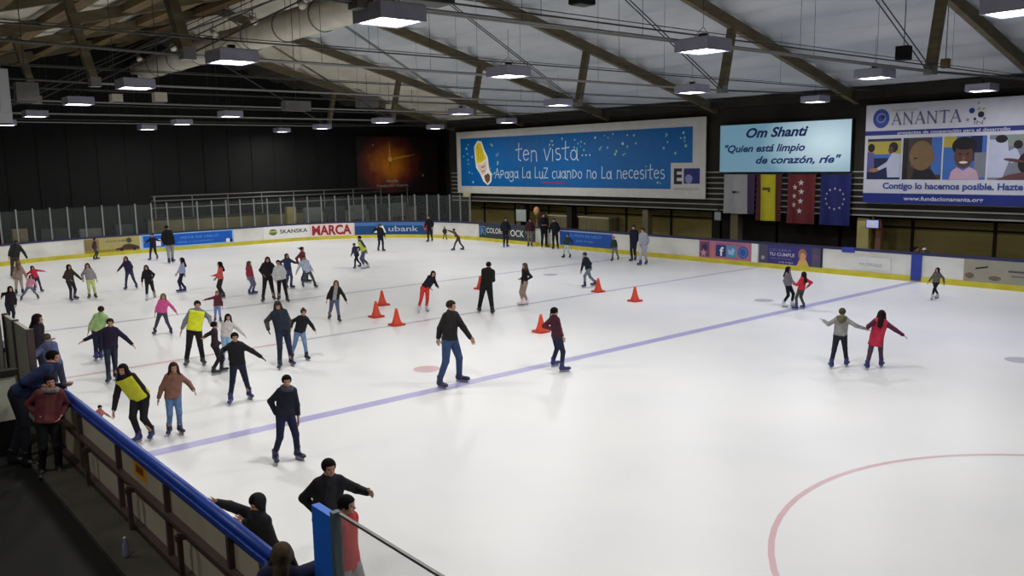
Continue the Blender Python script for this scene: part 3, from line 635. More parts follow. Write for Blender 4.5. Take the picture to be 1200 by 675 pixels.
# ------------------------------------------------------------------ projection screen
a = Art(wall_east(BX - .1, 24.08, 3.84)); W_, H_ = 6.42, 2.16
SCR = bpy.data.materials.new('screen_light'); SCR.use_nodes = True; nt = SCR.node_tree; bs = nt.nodes['Principled BSDF']
tc = nt.nodes.new('ShaderNodeTexCoord'); mp = nt.nodes.new('ShaderNodeMapping'); gr = nt.nodes.new('ShaderNodeTexGradient'); gr.gradient_type = 'SPHERICAL'; rr = nt.nodes.new('ShaderNodeValToRGB')
mp.inputs['Location'].default_value = (0, 0.62, -0.1); mp.inputs['Scale'].default_value = (0.05, 0.3, 0.5)
nt.links.new(tc.outputs['Object'], mp.inputs['Vector']); nt.links.new(mp.outputs['Vector'], gr.inputs['Vector']); nt.links.new(gr.outputs['Fac'], rr.inputs['Fac'])
rr.color_ramp.elements[0].color = rgb(104, 146, 168); rr.color_ramp.elements[0].position = 0.05; rr.color_ramp.elements[1].color = rgb(214, 240, 250); rr.color_ramp.elements[1].position = 0.9
nt.links.new(rr.outputs['Color'], bs.inputs['Emission Color']); bs.inputs['Emission Strength'].default_value = 0.7; bs.inputs['Base Color'].default_value = rgb(60, 76, 80)
a.mb.box((BX - .1, 24.08 - W_, 3.84), (BX - .02, 24.08, 3.84 + H_), mat('screen_frame', (30, 30, 36), .5)); a.rect(.03, .03, W_ - .03, H_ - .03, SCR, .004)
TB = mat('screen_text', (10, 52, 118), .6)
a.text('Om Shanti', W_ * .46, 1.55, .4, TB, 3.05, .01, bold=.035, shear=.3, align='c'); a.text('"Quien está limpio', .3, .92, .31, TB, 4.05, .01, bold=.03, shear=.3); a.text('de corazón, ríe"', 1.95, .4, .31, TB, 4.05, .01, bold=.03, shear=.3)
for yy in (19, 23): a.mb.box((BX - .02, yy - .05, 4), (WXU - .001, yy + .05, 5.9), STEELDK)
thing(a.mb, 'projection_screen', (BX, 20.87, 4.9), 'glowing pale blue screen with dark blue italic words above the flags', 'screen')

# ------------------------------------------------------------------ foundation banner
a = Art(wall_east(BX - .06, 17.12, 2.64)); W_, H_ = 8.2, 3.82
AW = P('foundation_white', (184, 184, 192)); ANV = P('foundation_navy', (26, 40, 112)); a.mb.box((BX - .06, 17.12 - W_, 2.64), (BX, 17.12, 2.64 + H_), AW)
def U(Y): return 17.12 - Y
a.rect(0, 0, W_, .38, ANV); a.rect(0, H_ * .69, W_, H_ * .735, ANV)
a.text('www.fundacionananta.org', 3.1, .12, .15, AW, 2.9, .01, align='c', bold=.02); a.text('proyectos de cooperación para el desarrollo', 3.3, H_ * .695, .11, AW, 4.0, .01, align='c', bold=.02)
a.text('Contigo lo hacemos posible. Hazte socio', 3.75, .56, .23, P('foundation_text', (50, 66, 128)), 5.9, .01, align='c', bold=.035)
GB = P('globe_blue', (44, 62, 134)); GL = P('globe_light', (110, 130, 190)); a.disc(.62, 3.28, .33, GB, .008, .37); a.ring(.62, 3.3, .14, .19, GL, .012); a.disc(.7, 3.34, .08, P('globe_dark', (20, 26, 76)), .013)
GRT = P('serif_grey', (96, 98, 122)); GRN = P('thin_green', (140, 146, 120)); a.text('Fundación', 1.05, 3.52, .13, GRN, 1.0, .008)
x = 1.05
for ch, wd in zip('ANANTA', (.44, .46, .44, .46, .4, .44)):        # roman capitals: thick and thin strokes with feet
    h = .42; y0 = 3.03
    def st(x0_, y0_, x1_, y1_, w_): a.stroke([(x + x0_ * wd * .85, y0 + y0_ * h), (x + x1_ * wd * .85, y0 + y1_ * h)], w_, GRT, .01)
    if ch == 'A': st(.05, 0, .48, 1, .03); st(.48, 1, .9, 0, .075); st(.2, .35, .72, .35, .03); st(-.05, 0, .18, 0, .025); st(.75, 0, 1.02, 0, .025)
    if ch == 'N': st(.1, 0, .1, 1, .035); st(.1, 1, .85, 0, .075); st(.85, 0, .85, 1, .035); st(0, 0, .22, 0, .025); st(.7, 1, 1, 1, .025)
    if ch == 'T': st(.5, 0, .5, 1, .07); st(.02, 1, .98, 1, .035); st(.02, .86, .02, 1, .025); st(.98, .86, .98, 1, .025); st(.36, 0, .64, 0, .025)
    x += wd
for (u, v, r_, c) in ((3.98, 3.4, .1, ANV), (4.3, 3.25, .11, INK), (4.22, 3.45, .06, P('dotl', (150, 150, 120))), (3.85, 3.08, .06, P('dotg', (140, 130, 130))), (4.1, 3.1, .05, INK), (4.38, 3.45, .05, P('dotl', (150, 150, 120))), (4.2, 3.65, .03, GRT), (4.42, 3.1, .05, GRT)): a.disc(u, v, r_, c, .01)
a.text('IN', 4.08, 2.9, .14, GRT, .3, .01)
SK1 = P('skin_dark', (84, 56, 48)); SK2 = P('skin_mid', (112, 88, 58)); HB = P('hair_black', (24, 20, 22)); PB = P('photo_blue', (56, 96, 160)); PY = P('photo_yellow', (160, 146, 60)); PN = P('photo_navy', (22, 30, 66)); PG = P('photo_grey', (110, 112, 122)); PSH = P('photo_shirt', (168, 172, 190))
y0, y1 = .92, 2.5
# photo 1: two pupils at a table
u0, u1 = U(17.0), U(15.66); a.rect(u0, y0, u1, y1, PN, .008); a.rect(u0, 1.9, u1, 2.4, PY, .01); a.rect(u0, 1.75, u1, 1.9, PB, .011)
a.disc(u0 + .16, 2.15, .14, HB, .014, .17); a.poly([(u0, 1.2), (u0 + .3, 1.2), (u0 + .28, 1.95), (u0, 2.0)], P('photo_violet', (86, 80, 130)), .013)
a.disc(u0 + 1.05, 2.16, .18, HB, .016, .2); a.disc(u0 + .95, 2.05, .1, SK1, .017, .14); a.poly([(u0 + .85, 1.0), (u1, 1.0), (u1, 1.9), (u0 + 1.0, 1.95), (u0 + .8, 1.6), (u0 + .4, 1.35), (u0 + .45, 1.25), (u0 + .8, 1.4)], PSH, .015); a.disc(u0 + .3, 1.28, .18, P('photo_orange', (150, 104, 60)), .018, .08)
# photo 2: a bald head in profile
u0, u1 = U(15.58), U(14.12); a.rect(u0, y0, u1, y1, P('photo_brown', (60, 48, 44)), .008); a.rect(u1 - .38, 1.1, u1, y1, PB, .01); a.disc(u0 + .72, 1.82, .46, SK2, .013, .56); a.poly([(u0 + .35, y0), (u1 - .1, y0), (u1 - .35, 1.3), (u0 + .5, 1.4)], P('photo_black', (26, 24, 28)), .012); a.disc(u0 + 1.12, 1.7, .09, P('ear_mid', (120, 84, 60)), .016, .14); a.disc(u0 + .5, 1.72, .09, P('eye_dark', (50, 36, 30)), .016, .03); a.disc(u0 + .42, 1.45, .1, P('lip_mid', (110, 72, 56)), .016, .05); a.rect(u0, y0, u0 + .2, y1, P('photo_black', (26, 24, 28)), .014)
# photo 3: smiling boy
u0, u1 = U(14.06), U(12.56); a.rect(u0, y0, u1, y1, PB, .008); a.rect(u0, 2.1, u0 + .45, y1, PY, .01); a.rect(u0 + .95, 1.6, u1 - .15, y1, PN, .01); a.rect(u1 - .4, 1.0, u1, 1.9, PG, .011)
a.disc(u0 + .73, 2.14, .43, HB, .013, .34); a.disc(u0 + .73, 1.78, .34, SK1, .015, .44); a.disc(u0 + .73, 2.18, .36, HB, .017, .17); a.poly([(u0 + .25, y0), (u0 + 1.3, y0), (u0 + 1.2, 1.25), (u0 + .95, 1.38), (u0 + .73, 1.25), (u0 + .5, 1.38), (u0 + .3, 1.2)], P('photo_rose', (176, 146, 160)), .014); a.disc(u0 + .73, 1.55, .15, P('teeth', (206, 196, 190)), .019, .045); a.disc(u0 + .6, 1.86, .05, HB, .019, .03); a.disc(u0 + .86, 1.86, .05, HB, .019, .03); a.disc(u0 + .73, 1.7, .05, P('nose_dark', (120, 82, 66)), .019, .07)
# photo 4: pupils in white reaching across
u0, u1 = U(12.48), U(9.3); a.rect(u0, y0, u1, y1, PG, .008); a.rect(u0 + .5, 2.1, u1, y1, P('photo_green_grey', (120, 128, 120)), .01); a.disc(u0 + .4, 2.36, .2, HB, .013, .14); a.poly([(u0, 1.0), (u0 + .5, 1.0), (u0 + .7, 1.6), (u0 + .6, 2.3), (u0, 2.35)], PSH, .012); a.disc(u0 + .95, 2.15, .15, HB, .014); a.poly([(u0 + .6, 1.9), (u0 + .9, 2.05), (u0 + 1.1, 1.6), (u0 + .75, 1.5)], PSH, .013); a.disc(u0 + 1.35, 1.5, .38, HB, .015, .42); a.poly([(u0 + .3, y0), (u0 + 1.6, y0), (u0 + 1.5, 1.25), (u0 + .7, 1.1)], P('photo_maroon', (90, 56, 60)), .016); a.disc(u0 + .85, 1.6, .35, SK1, .017, .06, rot=-.15); a.disc(u0 + 2.4, 1.7, .4, HB, .014, .5)
for yy in (9.5, 13, 16.5): a.mb.box((BX, yy - .05, 2.9), (WXU - .001, yy + .05, 6.2), STEELDK)
thing(a.mb, 'hanging_banner', (BX, 13.0, 4.5), 'white foundation banner with four photographs of children and navy stripes', 'banner')

# ------------------------------------------------------------------ flags below the screen
def flag(Y0_, Y1_, z0, z1, bands, name_label, deco=None, grp='flags hanging under the screen'):
    """cloth hanging from Y0_ (left) to Y1_ (right), gently folded"""
    mb = MB(); n = 28; wd = Y0_ - Y1_
    def pt(u, v, d=0.0):
        fold = 0.05 * math.sin(u / wd * 11 + v * .6) * (1 - .3 * v / (z1 - z0)); return (BX + .02 + fold - .08 - d, Y0_ - u + .03 * (z1 - z0 - v) * math.sin(v) * (1 if u > wd / 2 else -1) * .4, z0 + v)
    nz = 10
    vs = [pt(wd * i / n, (z1 - z0) * j / nz) for i in range(n + 1) for j in range(nz + 1)]
    for i in range(n):
        u = (i + .5) / n; m_ = next(mm for lim, mm in bands if u <= lim)
        mb.add([], [], m_)
        for j in range(nz): k = i * (nz + 1) + j; mb.f.append((k, k + nz + 1, k + nz + 2, k + 1)); mb.m.append(mb.mi(m_)); mb.sm.append(True)
    mb.v = vs + []
    a_ = Art(lambda u, v, d: pt(u, v, d + .02)); a_.mb = mb
    if deco: deco(a_, wd, z1 - z0)
    t = thing(mb, 'hanging_flag', (BX, (Y0_ + Y1_) / 2, z1), name_label, 'flag', grp)
    b = MB(); b.tube([(BX - .06, Y0_ + .05, z1 + .02), (BX - .06, Y1_ - .05, z1 + .02)], .02, STEELDK, 6); b.box((BX - .06, Y0_ - .1, z1), (WXU - .05, Y0_ - .06, z1 + .04), STEELDK); b.box((BX - .06, Y1_ + .06, z1), (WXU - .05, Y1_ + .1, z1 + .04), STEELDK); part(b, 'flag_rod', t)
FW = P('flag_white', (150, 150, 150)); FY = P('flag_yellow', (176, 168, 20)); FP = P('flag_purple', (52, 34, 70)); FM = P('flag_maroon', (74, 24, 28)); FR_ = P('flag_red', (96, 26, 32)); FB = P('flag_blue', (20, 28, 88)); SW = P('flag_star', (180, 176, 176))
flag(23.85, 22.15, 1.98, 3.76, [(.74, FW), (1.0, FP)], 'white flag with a tiny dark emblem, leftmost under the screen', lambda a_, w, h: (a_.rect(w * .3, h * .52, w * .42, h * .58, INK, .01), a_.rect(w * .42, h * .52, w * .52, h * .58, P('moss', (110, 112, 84)), .01)))
flag(22.12, 20.8, 1.72, 3.76, [(.18, FM), (.74, FY), (1.0, FM)], 'narrow yellow flag with dark red folds beside the white one', lambda a_, w, h: (a_.rect(w * .28, h * .66, w * .5, h * .72, P('flag_crest', (80, 70, 20)), .012), a_.rect(w * .48, h * .62, w * .56, h * .72, P('flag_crest', (80, 70, 20)), .012)))
flag(20.55, 19.2, 1.66, 3.76, [(1.0, FR_)], 'dark red flag with seven white stars', lambda a_, w, h: [a_.star(u * w, v * h, .14, SW, .02) for u, v in ((.5, .83), (.3, .74), (.52, .65), (.28, .56), (.5, .46), (.27, .38), (.48, .26))])
flag(19.0, 17.62, 1.66, 3.76, [(1.0, FB)], 'dark blue flag with a circle of twelve small stars', lambda a_, w, h: [a_.star(w * .5 + .42 * math.cos(q), h * .52 + .42 * math.sin(q), .06, SW, .02) for q in [i * math.pi / 6 for i in range(12)]])

# ------------------------------------------------------------------ things in the recess behind the right boards
def sign(x, Y, z, w, h, m, label, inner=None, cat='sign', pole=True):
    b = MB(); b.box((x - .05, Y - w / 2, z - h / 2), (x, Y + w / 2, z + h / 2), STEELDK); 
    b.add([(x - .055, Y + w / 2 - .03, z - h / 2 + .03), (x - .055, Y - w / 2 + .03, z - h / 2 + .03), (x - .055, Y - w / 2 + .03, z + h / 2 - .03), (x - .055, Y + w / 2 - .03, z + h / 2 - .03)], [(0, 1, 2, 3)], m)
    if inner: b.add([(x - .06, Y + w * .2, z - h * .2), (x - .06, Y - w * .2, z - h * .2), (x - .06, Y - w * .2, z + h * .25), (x - .06, Y + w * .2, z + h * .25)], [(0, 1, 2, 3)], inner)
    b.box((x - .03, Y - .04, z + h / 2), (x + .02, Y + .04, z + h / 2 + .12), STEELDK)
    b.box((x - .03, Y - .04, z + h / 2 + .1), (33.16, Y + .04, z + h / 2 + .14), STEELDK)
    return thing(b, 'small_monitor' if cat == 'monitor' else 'small_sign', (x, Y, z), label, cat)
sign(33.05, 16.7, 1.78, .55, .36, mat('monitor_lit', (170, 176, 230), .5, emit=.35), 'small lit bluish monitor beside the yellow column on the right', WHITE, 'monitor')
sign(33.05, 24.2, 1.82, .4, .42, P('sign_grey', (150, 150, 150)), 'small grey-white notice under the left end of the screen')
sign(33.05, 38.3, 1.35, .95, .75, P('sign_white', (176, 186, 180)), 'white notice behind the boards left of the standing adults')
for (Y, w, lab) in ((35.7, 1.7, 'pale low counter front behind the adults standing by the boards'), (32.9, 2.3, 'longer pale counter front right of the standing adults')):
    b = MB(); b.box((33.6, Y - w / 2, 0), (34.3, Y + w / 2, 1.4), P('counter_pale', (128, 124, 90))); b.box((33.55, Y - w / 2 - .04, 1.36), (34.35, Y + w / 2 + .04, 1.44), P('counter_top', (172, 168, 140)))
    for k in range(3): b.box((33.57, Y - w / 2 + .08 + k * w / 3, .2), (33.6, Y - w / 2 + (k + 1) * w / 3 - .04, 1.28), P('counter_panel', (112, 106, 76)))
    thing(b, 'counter', (34, Y, 0), lab, 'counter', 'counters behind the right boards')
b = MB(); b.lathe((33.0, 36.9, 0), [(0.02, 0), (.22, .02), (.22, .05), (.03, .08), (.03, 1.4), (.15, 1.45), (.19, 1.68), (.13, 1.86), (0.01, 1.92)], P('lamp_orange', (214, 160, 120)), 16)
thing(b, 'stand_lamp', (33.0, 36.9, 0), 'pale orange light on a thin stand behind the boards above the standing adults', 'lamp')

# ------------------------------------------------------------------ overhead duct, spot lights, heaters
DUCT = mat('duct_skin', (206, 200, 184), 0.42, metal=0.0, noise=0.12, scale=1.2)
b = MB(); pr = []
ys = list(np.arange(24.5, 49.8, 0.5)); b.tube([(15.3, y, 9.85) for y in ys], 0.56, DUCT, 32)
dt = thing(b, 'air_duct', (15.3, 37, 9.85), 'long pale cylindrical air duct hanging under the roof ridge', 'air duct')
for y in np.arange(25.5, 49.5, 3.0):
    b = MB(); b.tube([(15.3 + .575 * math.cos(t), y, 9.85 + .575 * math.sin(t)) for t in np.linspace(0, 2 * math.pi, 25)], .03, STEEL, 6); part(b, 'clamp_ring', dt)
    b = MB(); b.tube([(15.3, y, 10.42), (15.3, y, 11.3)], .012, STEELDK, 5); part(b, 'hanger', dt)
b = MB(); b.box((10.2, 13.7, 7.55), (7.9, 14.3, 7.95), STEELDK)
for k in range(7): b.box((8.05 + k * .3, 13.66, 7.6), (8.25 + k * .3, 13.7, 7.9), WALL_BLACK)
for xx in (8.2, 9.9): b.tube([(xx, 14, 7.95), (xx, 14, roof_z(xx) + .1)], .012, STEELDK, 5)
thing(b, 'heater_unit', (9, 14, 7.75), 'dark louvred heater box at the very top edge, right of the nearest lamp', 'heater')
b = MB(); b.tube([(14.2, 25.5, 10.5), (14.2, 47, 10.5)], .05, POSTM, 8)
for y in (27, 33, 39, 45): b.tube([(14.2, y, 10.5), (14.2, y, roof_z(14.2) + .1)], .012, STEELDK, 5)
thing(b, 'cable_rail', (14.2, 36, 10.5), 'thin pale rail running beside the big air duct', 'rail')
SPW = mat('spot_white', (206, 200, 186), .5)
def spot(x, y, z, zt, lab=None):
    b = MB(); b.tube([(x, y, zt), (x, y, z + .2)], .015, STEELDK, 5); b.tube([(x - .12, y, z + .2), (x - .12, y, z), ], .012, STEELDK, 5); b.tube([(x + .12, y, z + .2), (x + .12, y, z)], .012, STEELDK, 5); b.tube([(x - .12, y, z + .2), (x + .12, y, z + .2)], .012, STEELDK, 5)
    t = thing(b, 'spotlight', (x, y, z), lab, 'spotlight', 'small spotlights along the duct')
    b = MB(); b.tube([(x, y + .16, z + .08), (x, y + .1, z + .04), (x, y - .12, z - .1), (x, y - .16, z - .13)], [.06, .11, .13, .15], SPW, 14); part(b, 'lamp_head', t)
    return t
s0 = spot(14.2, 28.0, 10.1, 10.48, 'small white spotlight on the duct rail, nearest one')
for y, lab in ((32.0, 'small white spotlight on the duct rail, second from the camera'), (36.0, 'small white spotlight on the duct rail, third from the camera'), (41.0, 'small white spotlight on the duct rail, fourth from the camera'), (46.0, 'small white spotlight on the duct rail, farthest one')):
    copy_tree(s0, (14.2, y, 10.1), lab)
def gadget(px, py, Y, w, h, dpt, m, label, name, cat):
    d = ray(px, py); t = Y / d[1]; c = (d[0] * t, Y, CAMZ + d[2] * t)
    b = MB(); b.box((c[0] - w / 2, Y - dpt / 2, c[2] - h / 2), (c[0] + w / 2, Y + dpt / 2, c[2] + h / 2), m); b.box((c[0] - w * .3, Y - dpt / 2 - .01, c[2] - h * .3), (c[0] + w * .3, Y - dpt / 2, c[2] + h * .1), m); b.box((c[0] - w * .42, Y - dpt * .42, c[2] - h / 2 - .02), (c[0] + w * .42, Y + dpt * .42, c[2] - h / 2), STEELDK)
    b.tube([(c[0], Y, c[2] + h / 2), (c[0], Y, roof_z(c[0]) + .1)], .012, STEELDK, 5)
    thing(b, name, c, label, cat)
gadget(347, 124, 28.3, .95, .32, .4, STEEL, 'unlit grey lamp box hanging left of centre below the duct', 'heater_box', 'heater')
gadget(187, 114, 26, .34, .26, .3, SPW, 'small pale box hanging between two lamps of the left row', 'small_speaker', 'speaker')
gadget(136, 115, 27, .3, .22, .3, SPW, 'small pale rounded loudspeaker hanging between the third and second left lamps', 'small_speaker', 'speaker')
gadget(31, 108, 24, .5, .45, .35, STEEL, 'grey loudspeaker hanging at the left edge below a truss strut', 'large_speaker', 'speaker')
gadget(430, 118, 40, 1.1, .7, .5, STEEL, 'dull grey box hanging above the small lamps left of the banner', 'heater_box', 'heater')
gadget(456, 125, 40, .28, .24, .28, SPW, 'tiny pale spotlight left of the pair above the star poster', 'small_spotlight', 'spotlight')
gadget(483, 125, 40, .28, .24, .28, SPW, 'tiny pale spotlight right of the pair above the star poster', 'small_spotlight', 'spotlight')
gadget(1059, 62, 10.6, .3, .34, .3, WALL_BLACK, 'small black camera hanging left of the strut near the right edge', 'ceiling_camera', 'camera')
gadget(1108, 74, 10.9, .2, .24, .2, TIMBER_BROWN, 'small brown loudspeaker at the foot of the strut near the right edge', 'small_speaker', 'speaker')
gadget(682, 1, 15.5, .55, .18, .4, WALL_BLACK, 'black fitting at the top edge right of the middle', 'ceiling_fitting', 'fitting')
gadget(3, 113, 14, .16, .75, .2, mat('tube_white', (176, 176, 180), .5), 'pale upright box at the very left edge', 'wall_heater', 'heater')

# ------------------------------------------------------------------ near boards seen from outside
NB0, NB1 = 6.93, 16.55
b = MB(); b.box((RX0 - .06, NB0, .05), (RX0, NB1, BT + .03), BOARD_OUT)
nb = thing(b, 'rink_board', (RX0, 11, 0), 'rink board beside the dark walkway, its back with brown steel framing', 'rink board', 'rink boards around the ice')
b = MB(); b.tube([(RX0 - .03, NB0, BT + .07), (RX0 - .03, NB0 + 4, BT + .07), (RX0 - .03, NB1, BT + .07)], .058, CAPBLUE, 14); b.box((RX0 - .11, NB0, BT), (RX0 + .05, NB1, BT + .06), CAPBLUE); part(b, 'cap_rail', nb, 'bright blue rounded cap rail')
b = MB(); b.box((RX0, NB0, 0), (RX0 + .02, NB1, .2), KICK); part(b, 'kick_plate', nb, 'yellow kick plate on the ice side')
for y in (7.0, 7.78, 9.62, 11.5, 13.45, 15.4):
    b = MB(); b.box((RX0 - .12, y - .03, 0), (RX0 - .06, y + .03, BT), STEELBROWN); part(b, 'post', nb)
for y in (7.25, 8.95, 10.75, 12.75, 14.6):
    b = MB(); b.box((RX0 - .22, y - .025, 0), (RX0 - .17, y + .025, .62), STEELBROWN); b.box((RX0 - .24, y - .03, .54), (RX0 - .1, y + .03, .6), STEELBROWN); part(b, 'short_post', nb)
for z, h in ((.6, .05), (.07, .07)):
    b = MB(); b.box((RX0 - .15, NB0, z - h / 2), (RX0 - .06, NB1, z + h / 2), STEELBROWN); part(b, 'frame_rail', nb)
b = MB(); b.box((RX0 - .063, 10.45, .7), (RX0 - .06, 10.95, .93), P('sticker_orange', (214, 148, 30))); b.box((RX0 - .0645, 10.55, .76), (RX0 - .063, 10.85, .86), P('sticker_dark', (120, 70, 30))); part(b, 'sticker', nb, 'orange sticker')
# concrete kerb, bottle
b = MB(); b.box((RX0 - .62, 6.9, -.01), (RX0 - .17, 16.5, .06), noise_mat('kerb', [(0.3, (60, 56, 50)), (0.7, (84, 80, 72))], 2, rough=.8)); thing(b, 'floor_kerb', (RX0 - .4, 11, 0), kind='structure')
b = MB(); b.lathe((2.5, 10.0, .06), [(0.0, 0), (.035, .0), (.037, .02), (.037, .15), (.015, .2), (.014, .23), (0, .232)], mat('bottle_clear', (150, 156, 190), .2, alpha=.7), 14)
bt = thing(b, 'plastic_bottle', (2.5, 10.0, .06), 'small clear plastic bottle standing by the foot of the near boards', 'bottle')
b = MB(); b.lathe((2.5, 10.0, .285), [(0, 0), (.017, 0), (.017, .02), (0, .021)], WHITE, 10); part(b, 'bottle_cap', bt, 'white cap')

# far end of the near boards: raised panel, posts, white hoop rail, low partition
PAN = noise_mat('panel_dull_white', [(0.3, (186, 188, 168)), (0.7, (206, 208, 190))], .8, rough=.6)
b = MB(); b.box((RX0 - .07, 16.75, .0), (RX0, 18.9, 1.72), PAN); t = thing(b, 'screen_panel', (RX0, 17.8, 0), 'raised dull white panel with dark posts beyond the men at the left boards', 'panel')
for y in (16.68, 17.98, 18.95): b = MB(); b.box((RX0 - .1, y - .035, 0), (RX0 + .01, y + .035, 1.75), STEELBROWN); part(b, 'post', t)
b = MB(); b.tube([(2.75, 18.6, 0), (2.75, 18.6, 1.75), (2.75, 18.68, 1.9), (2.75, 18.8, 1.95), (2.75, 18.92, 1.9), (2.75, 19.0, 1.75), (2.75, 19.0, 0)], .045, mat('hoop_white', (176, 178, 168), .5), 10)
thing(b, 'hoop_rail', (2.75, 18.8, 0), 'white rounded hoop rail at the left edge beside the raised panel', 'rail')
b = MB(); b.box((-2.5, 15.3, .55), (2.42, 15.38, 1.28), PAN); b.box((-2.5, 15.28, 0), (2.42, 15.4, .55), WALL_BLACK)
t = thing(b, 'partition_panel', (0, 15.3, 0), 'low pale partition across the walkway at the left edge', 'partition')
b = MB(); b.box((-2.5, 15.24, 1.28), (2.46, 15.44, 1.37), WALL_DARK); part(b, 'cap_rail', t, 'dark cap rail')
# gate post with blue pad and glass screen next to it
b = MB(); b.box((RX0 - .1, 5.645, 0), (RX0 - .03, 5.95, 1.84), mat('pad_bright_blue', (34, 116, 232), .5, noise=.1, scale=4)); 
t = thing(b, 'gate_post', (RX0 - .07, 5.8, 0), 'tall bright blue padded post at the gate in front of the boy in black', 'gate post')
b = MB(); b.box((RX0 - .1, 5.59, 0), (RX0 - .03, 5.645, 1.88), mat('post_grey_green', (88, 104, 112), .5)); part(b, 'steel_edge', t, 'grey-green steel edge')
GL2 = mat('pane_glass', (222, 226, 226), 0.08, alpha=0.14, spec=0.4)
b = MB(); b.box((RX0 - .055, -2, 1.06), (RX0 - .04, 5.6, 1.86), GL2); t = thing(b, 'glass_screen', (RX0 - .05, 2, 0), 'large glass pane with a thin metal top edge, in front of the child in red', 'glass screen')
b = MB(); b.box((RX0 - .06, -2, 1.855), (RX0 - .035, 5.6, 1.875), STEEL); part(b, 'top_edge', t, 'thin steel top edge')
b = MB(); b.box((RX0 - .1, -2, .0), (RX0, 5.6, 1.04), BOARDW); part(b, 'board_base', t, 'white board below the glass')

# ------------------------------------------------------------------ traffic cones
CONE = mat('cone_orange', (214, 66, 36), .5, noise=.08, scale=10); CONEB = mat('cone_base', (190, 50, 34), .55)
def make_cone(x, y):
    b = MB(); b.lathe((x, y, .04), [(.15, 0), (.145, .02), (.1, .14), (.075, .24), (.05, .36), (.03, .44), (.0, .445)], CONE, 24)
    t = thing(b, 'traffic_cone', (x, y, 0), None, 'cone', 'orange cones on the ice')
    b = MB(); h = .2; c = .05
    pts_ = [(x + a1 * h + a2, y + b1 * h + b2) for a1, b1, a2, b2 in ((-1, -1, c, 0), (1, -1, -c, 0), (1, -1, 0, c), (1, 1, 0, -c), (1, 1, -c, 0), (-1, 1, c, 0), (-1, 1, 0, -c), (-1, -1, 0, c))]
    b.add([(p[0], p[1], 0.003) for p in pts_] + [(p[0], p[1], .045) for p in pts_], [tuple(range(8))[::-1], tuple(range(8, 16))] + [(i, (i + 1) % 8, (i + 1) % 8 + 8, i + 8) for i in range(8)], CONEB); part(b, 'base_plate', t)
    return t
CN = [(465, 382, 'cone lowest in the group of three near the middle left'), (441, 372.5, 'cone on the left of the group of three'), (448, 358.5, 'cone at the back of the group of three'),
      (634, 390, 'cone standing alone beside the child in the dark red top'), (701, 343, 'cone near the feet of the child in grey jeans'), (744, 354, 'cone farthest to the right on the ice'), (563, 339.5, 'cone half hidden behind the man in black')]
c0 = None
for px, py, lab in CN:
    c = on_floor(px, py - 1)
    if c0 is None: c0 = make_cone(c[0], c[1]); c0['label'] = 'orange ' + lab
    else: copy_tree(c0, (c[0], c[1], 0), 'orange ' + lab)

# ------------------------------------------------------------------ people: smooth distance-field figures
def surf(fn, lo, hi, h):
    """surface nets of fn(points)->distance in the box lo..hi"""
    lo = np.array(lo, float); n = np.maximum(3, np.ceil((np.array(hi) - lo) / h).astype(int) + 1)
    g = np.stack(np.meshgrid(*[lo[i] + h * np.arange(n[i]) for i in range(3)], indexing='ij'), -1).astype(np.float32)
    F = fn(g.reshape(-1, 3)).reshape(n)
    ins = F < 0
    C = np.zeros(tuple(n - 1), int)
    for dx in (0, 1):
        for dy in (0, 1):
            for dz in (0, 1): C += ins[dx:n[0] - 1 + dx, dy:n[1] - 1 + dy, dz:n[2] - 1 + dz]
    act = (C > 0) & (C < 8); idx = -np.ones(act.shape, int); cells = np.argwhere(act); idx[act] = np.arange(len(cells))
    if not len(cells): return np.zeros((0, 3)), []
    acc = np.zeros((len(cells), 3)); cnt = np.zeros(len(cells))
    cor = [(a, b, c) for a in (0, 1) for b in (0, 1) for c in (0, 1)]
    for i, a in enumerate(cor):
        for b in cor[i + 1:]:
            if sum(abs(x - y) for x, y in zip(a, b)) != 1: continue
            fa = F[cells[:, 0] + a[0], cells[:, 1] + a[1], cells[:, 2] + a[2]]; fb = F[cells[:, 0] + b[0], cells[:, 1] + b[1], cells[:, 2] + b[2]]
            m = (fa < 0) != (fb < 0); t = np.where(m, fa / np.where(m, fa - fb, 1), 0)
            p = np.array(a) + t[:, None] * (np.array(b) - np.array(a)); acc += p * m[:, None]; cnt += m
    V = lo + h * (cells + acc / cnt[:, None]); faces = []
    for ax in range(3):
        o = [i for i in range(3) if i != ax]
        A = ins; sl0 = [slice(None)] * 3; sl1 = [slice(None)] * 3; sl0[ax] = slice(0, -1); sl1[ax] = slice(1, None)
        e = np.argwhere(A[tuple(sl0)] != A[tuple(sl1)])
        if not len(e): continue
        keep = (e[:, o[0]] > 0) & (e[:, o[1]] > 0) & (e[:, o[0]] < n[o[0]] - 1) & (e[:, o[1]] < n[o[1]] - 1); e = e[keep]
        q = []
        for d0, d1 in ((-1, -1), (0, -1), (0, 0), (-1, 0)):
            c = e.copy(); c[:, o[0]] += d0; c[:, o[1]] += d1; q.append(idx[c[:, 0], c[:, 1], c[:, 2]])
        Q = np.stack(q, 1); inside = ins[e[:, 0], e[:, 1], e[:, 2]]
        flip = inside if ax != 1 else ~inside
        Q[~flip] = Q[~flip][:, ::-1]; Q = Q[(Q >= 0).all(1)]; faces.append(Q)
    return V, np.concatenate(faces)
def d_cone(P_, a, b, ra, rb, flat=None, k=1.0):
    """tapered capsule; flat: unit axis along which it is squashed by k"""
    a = np.asarray(a, np.float32); b = np.asarray(b, np.float32); ab = b - a; q = P_ - a
    t = np.clip(q @ ab / max(float(ab @ ab), 1e-9), 0, 1)
    v = q - t[:, None] * ab
    if flat is not None: v = v + np.outer(v @ flat, flat) * (1 / k - 1)
    return np.sqrt((v * v).sum(1)) - (ra + (rb - ra) * t)
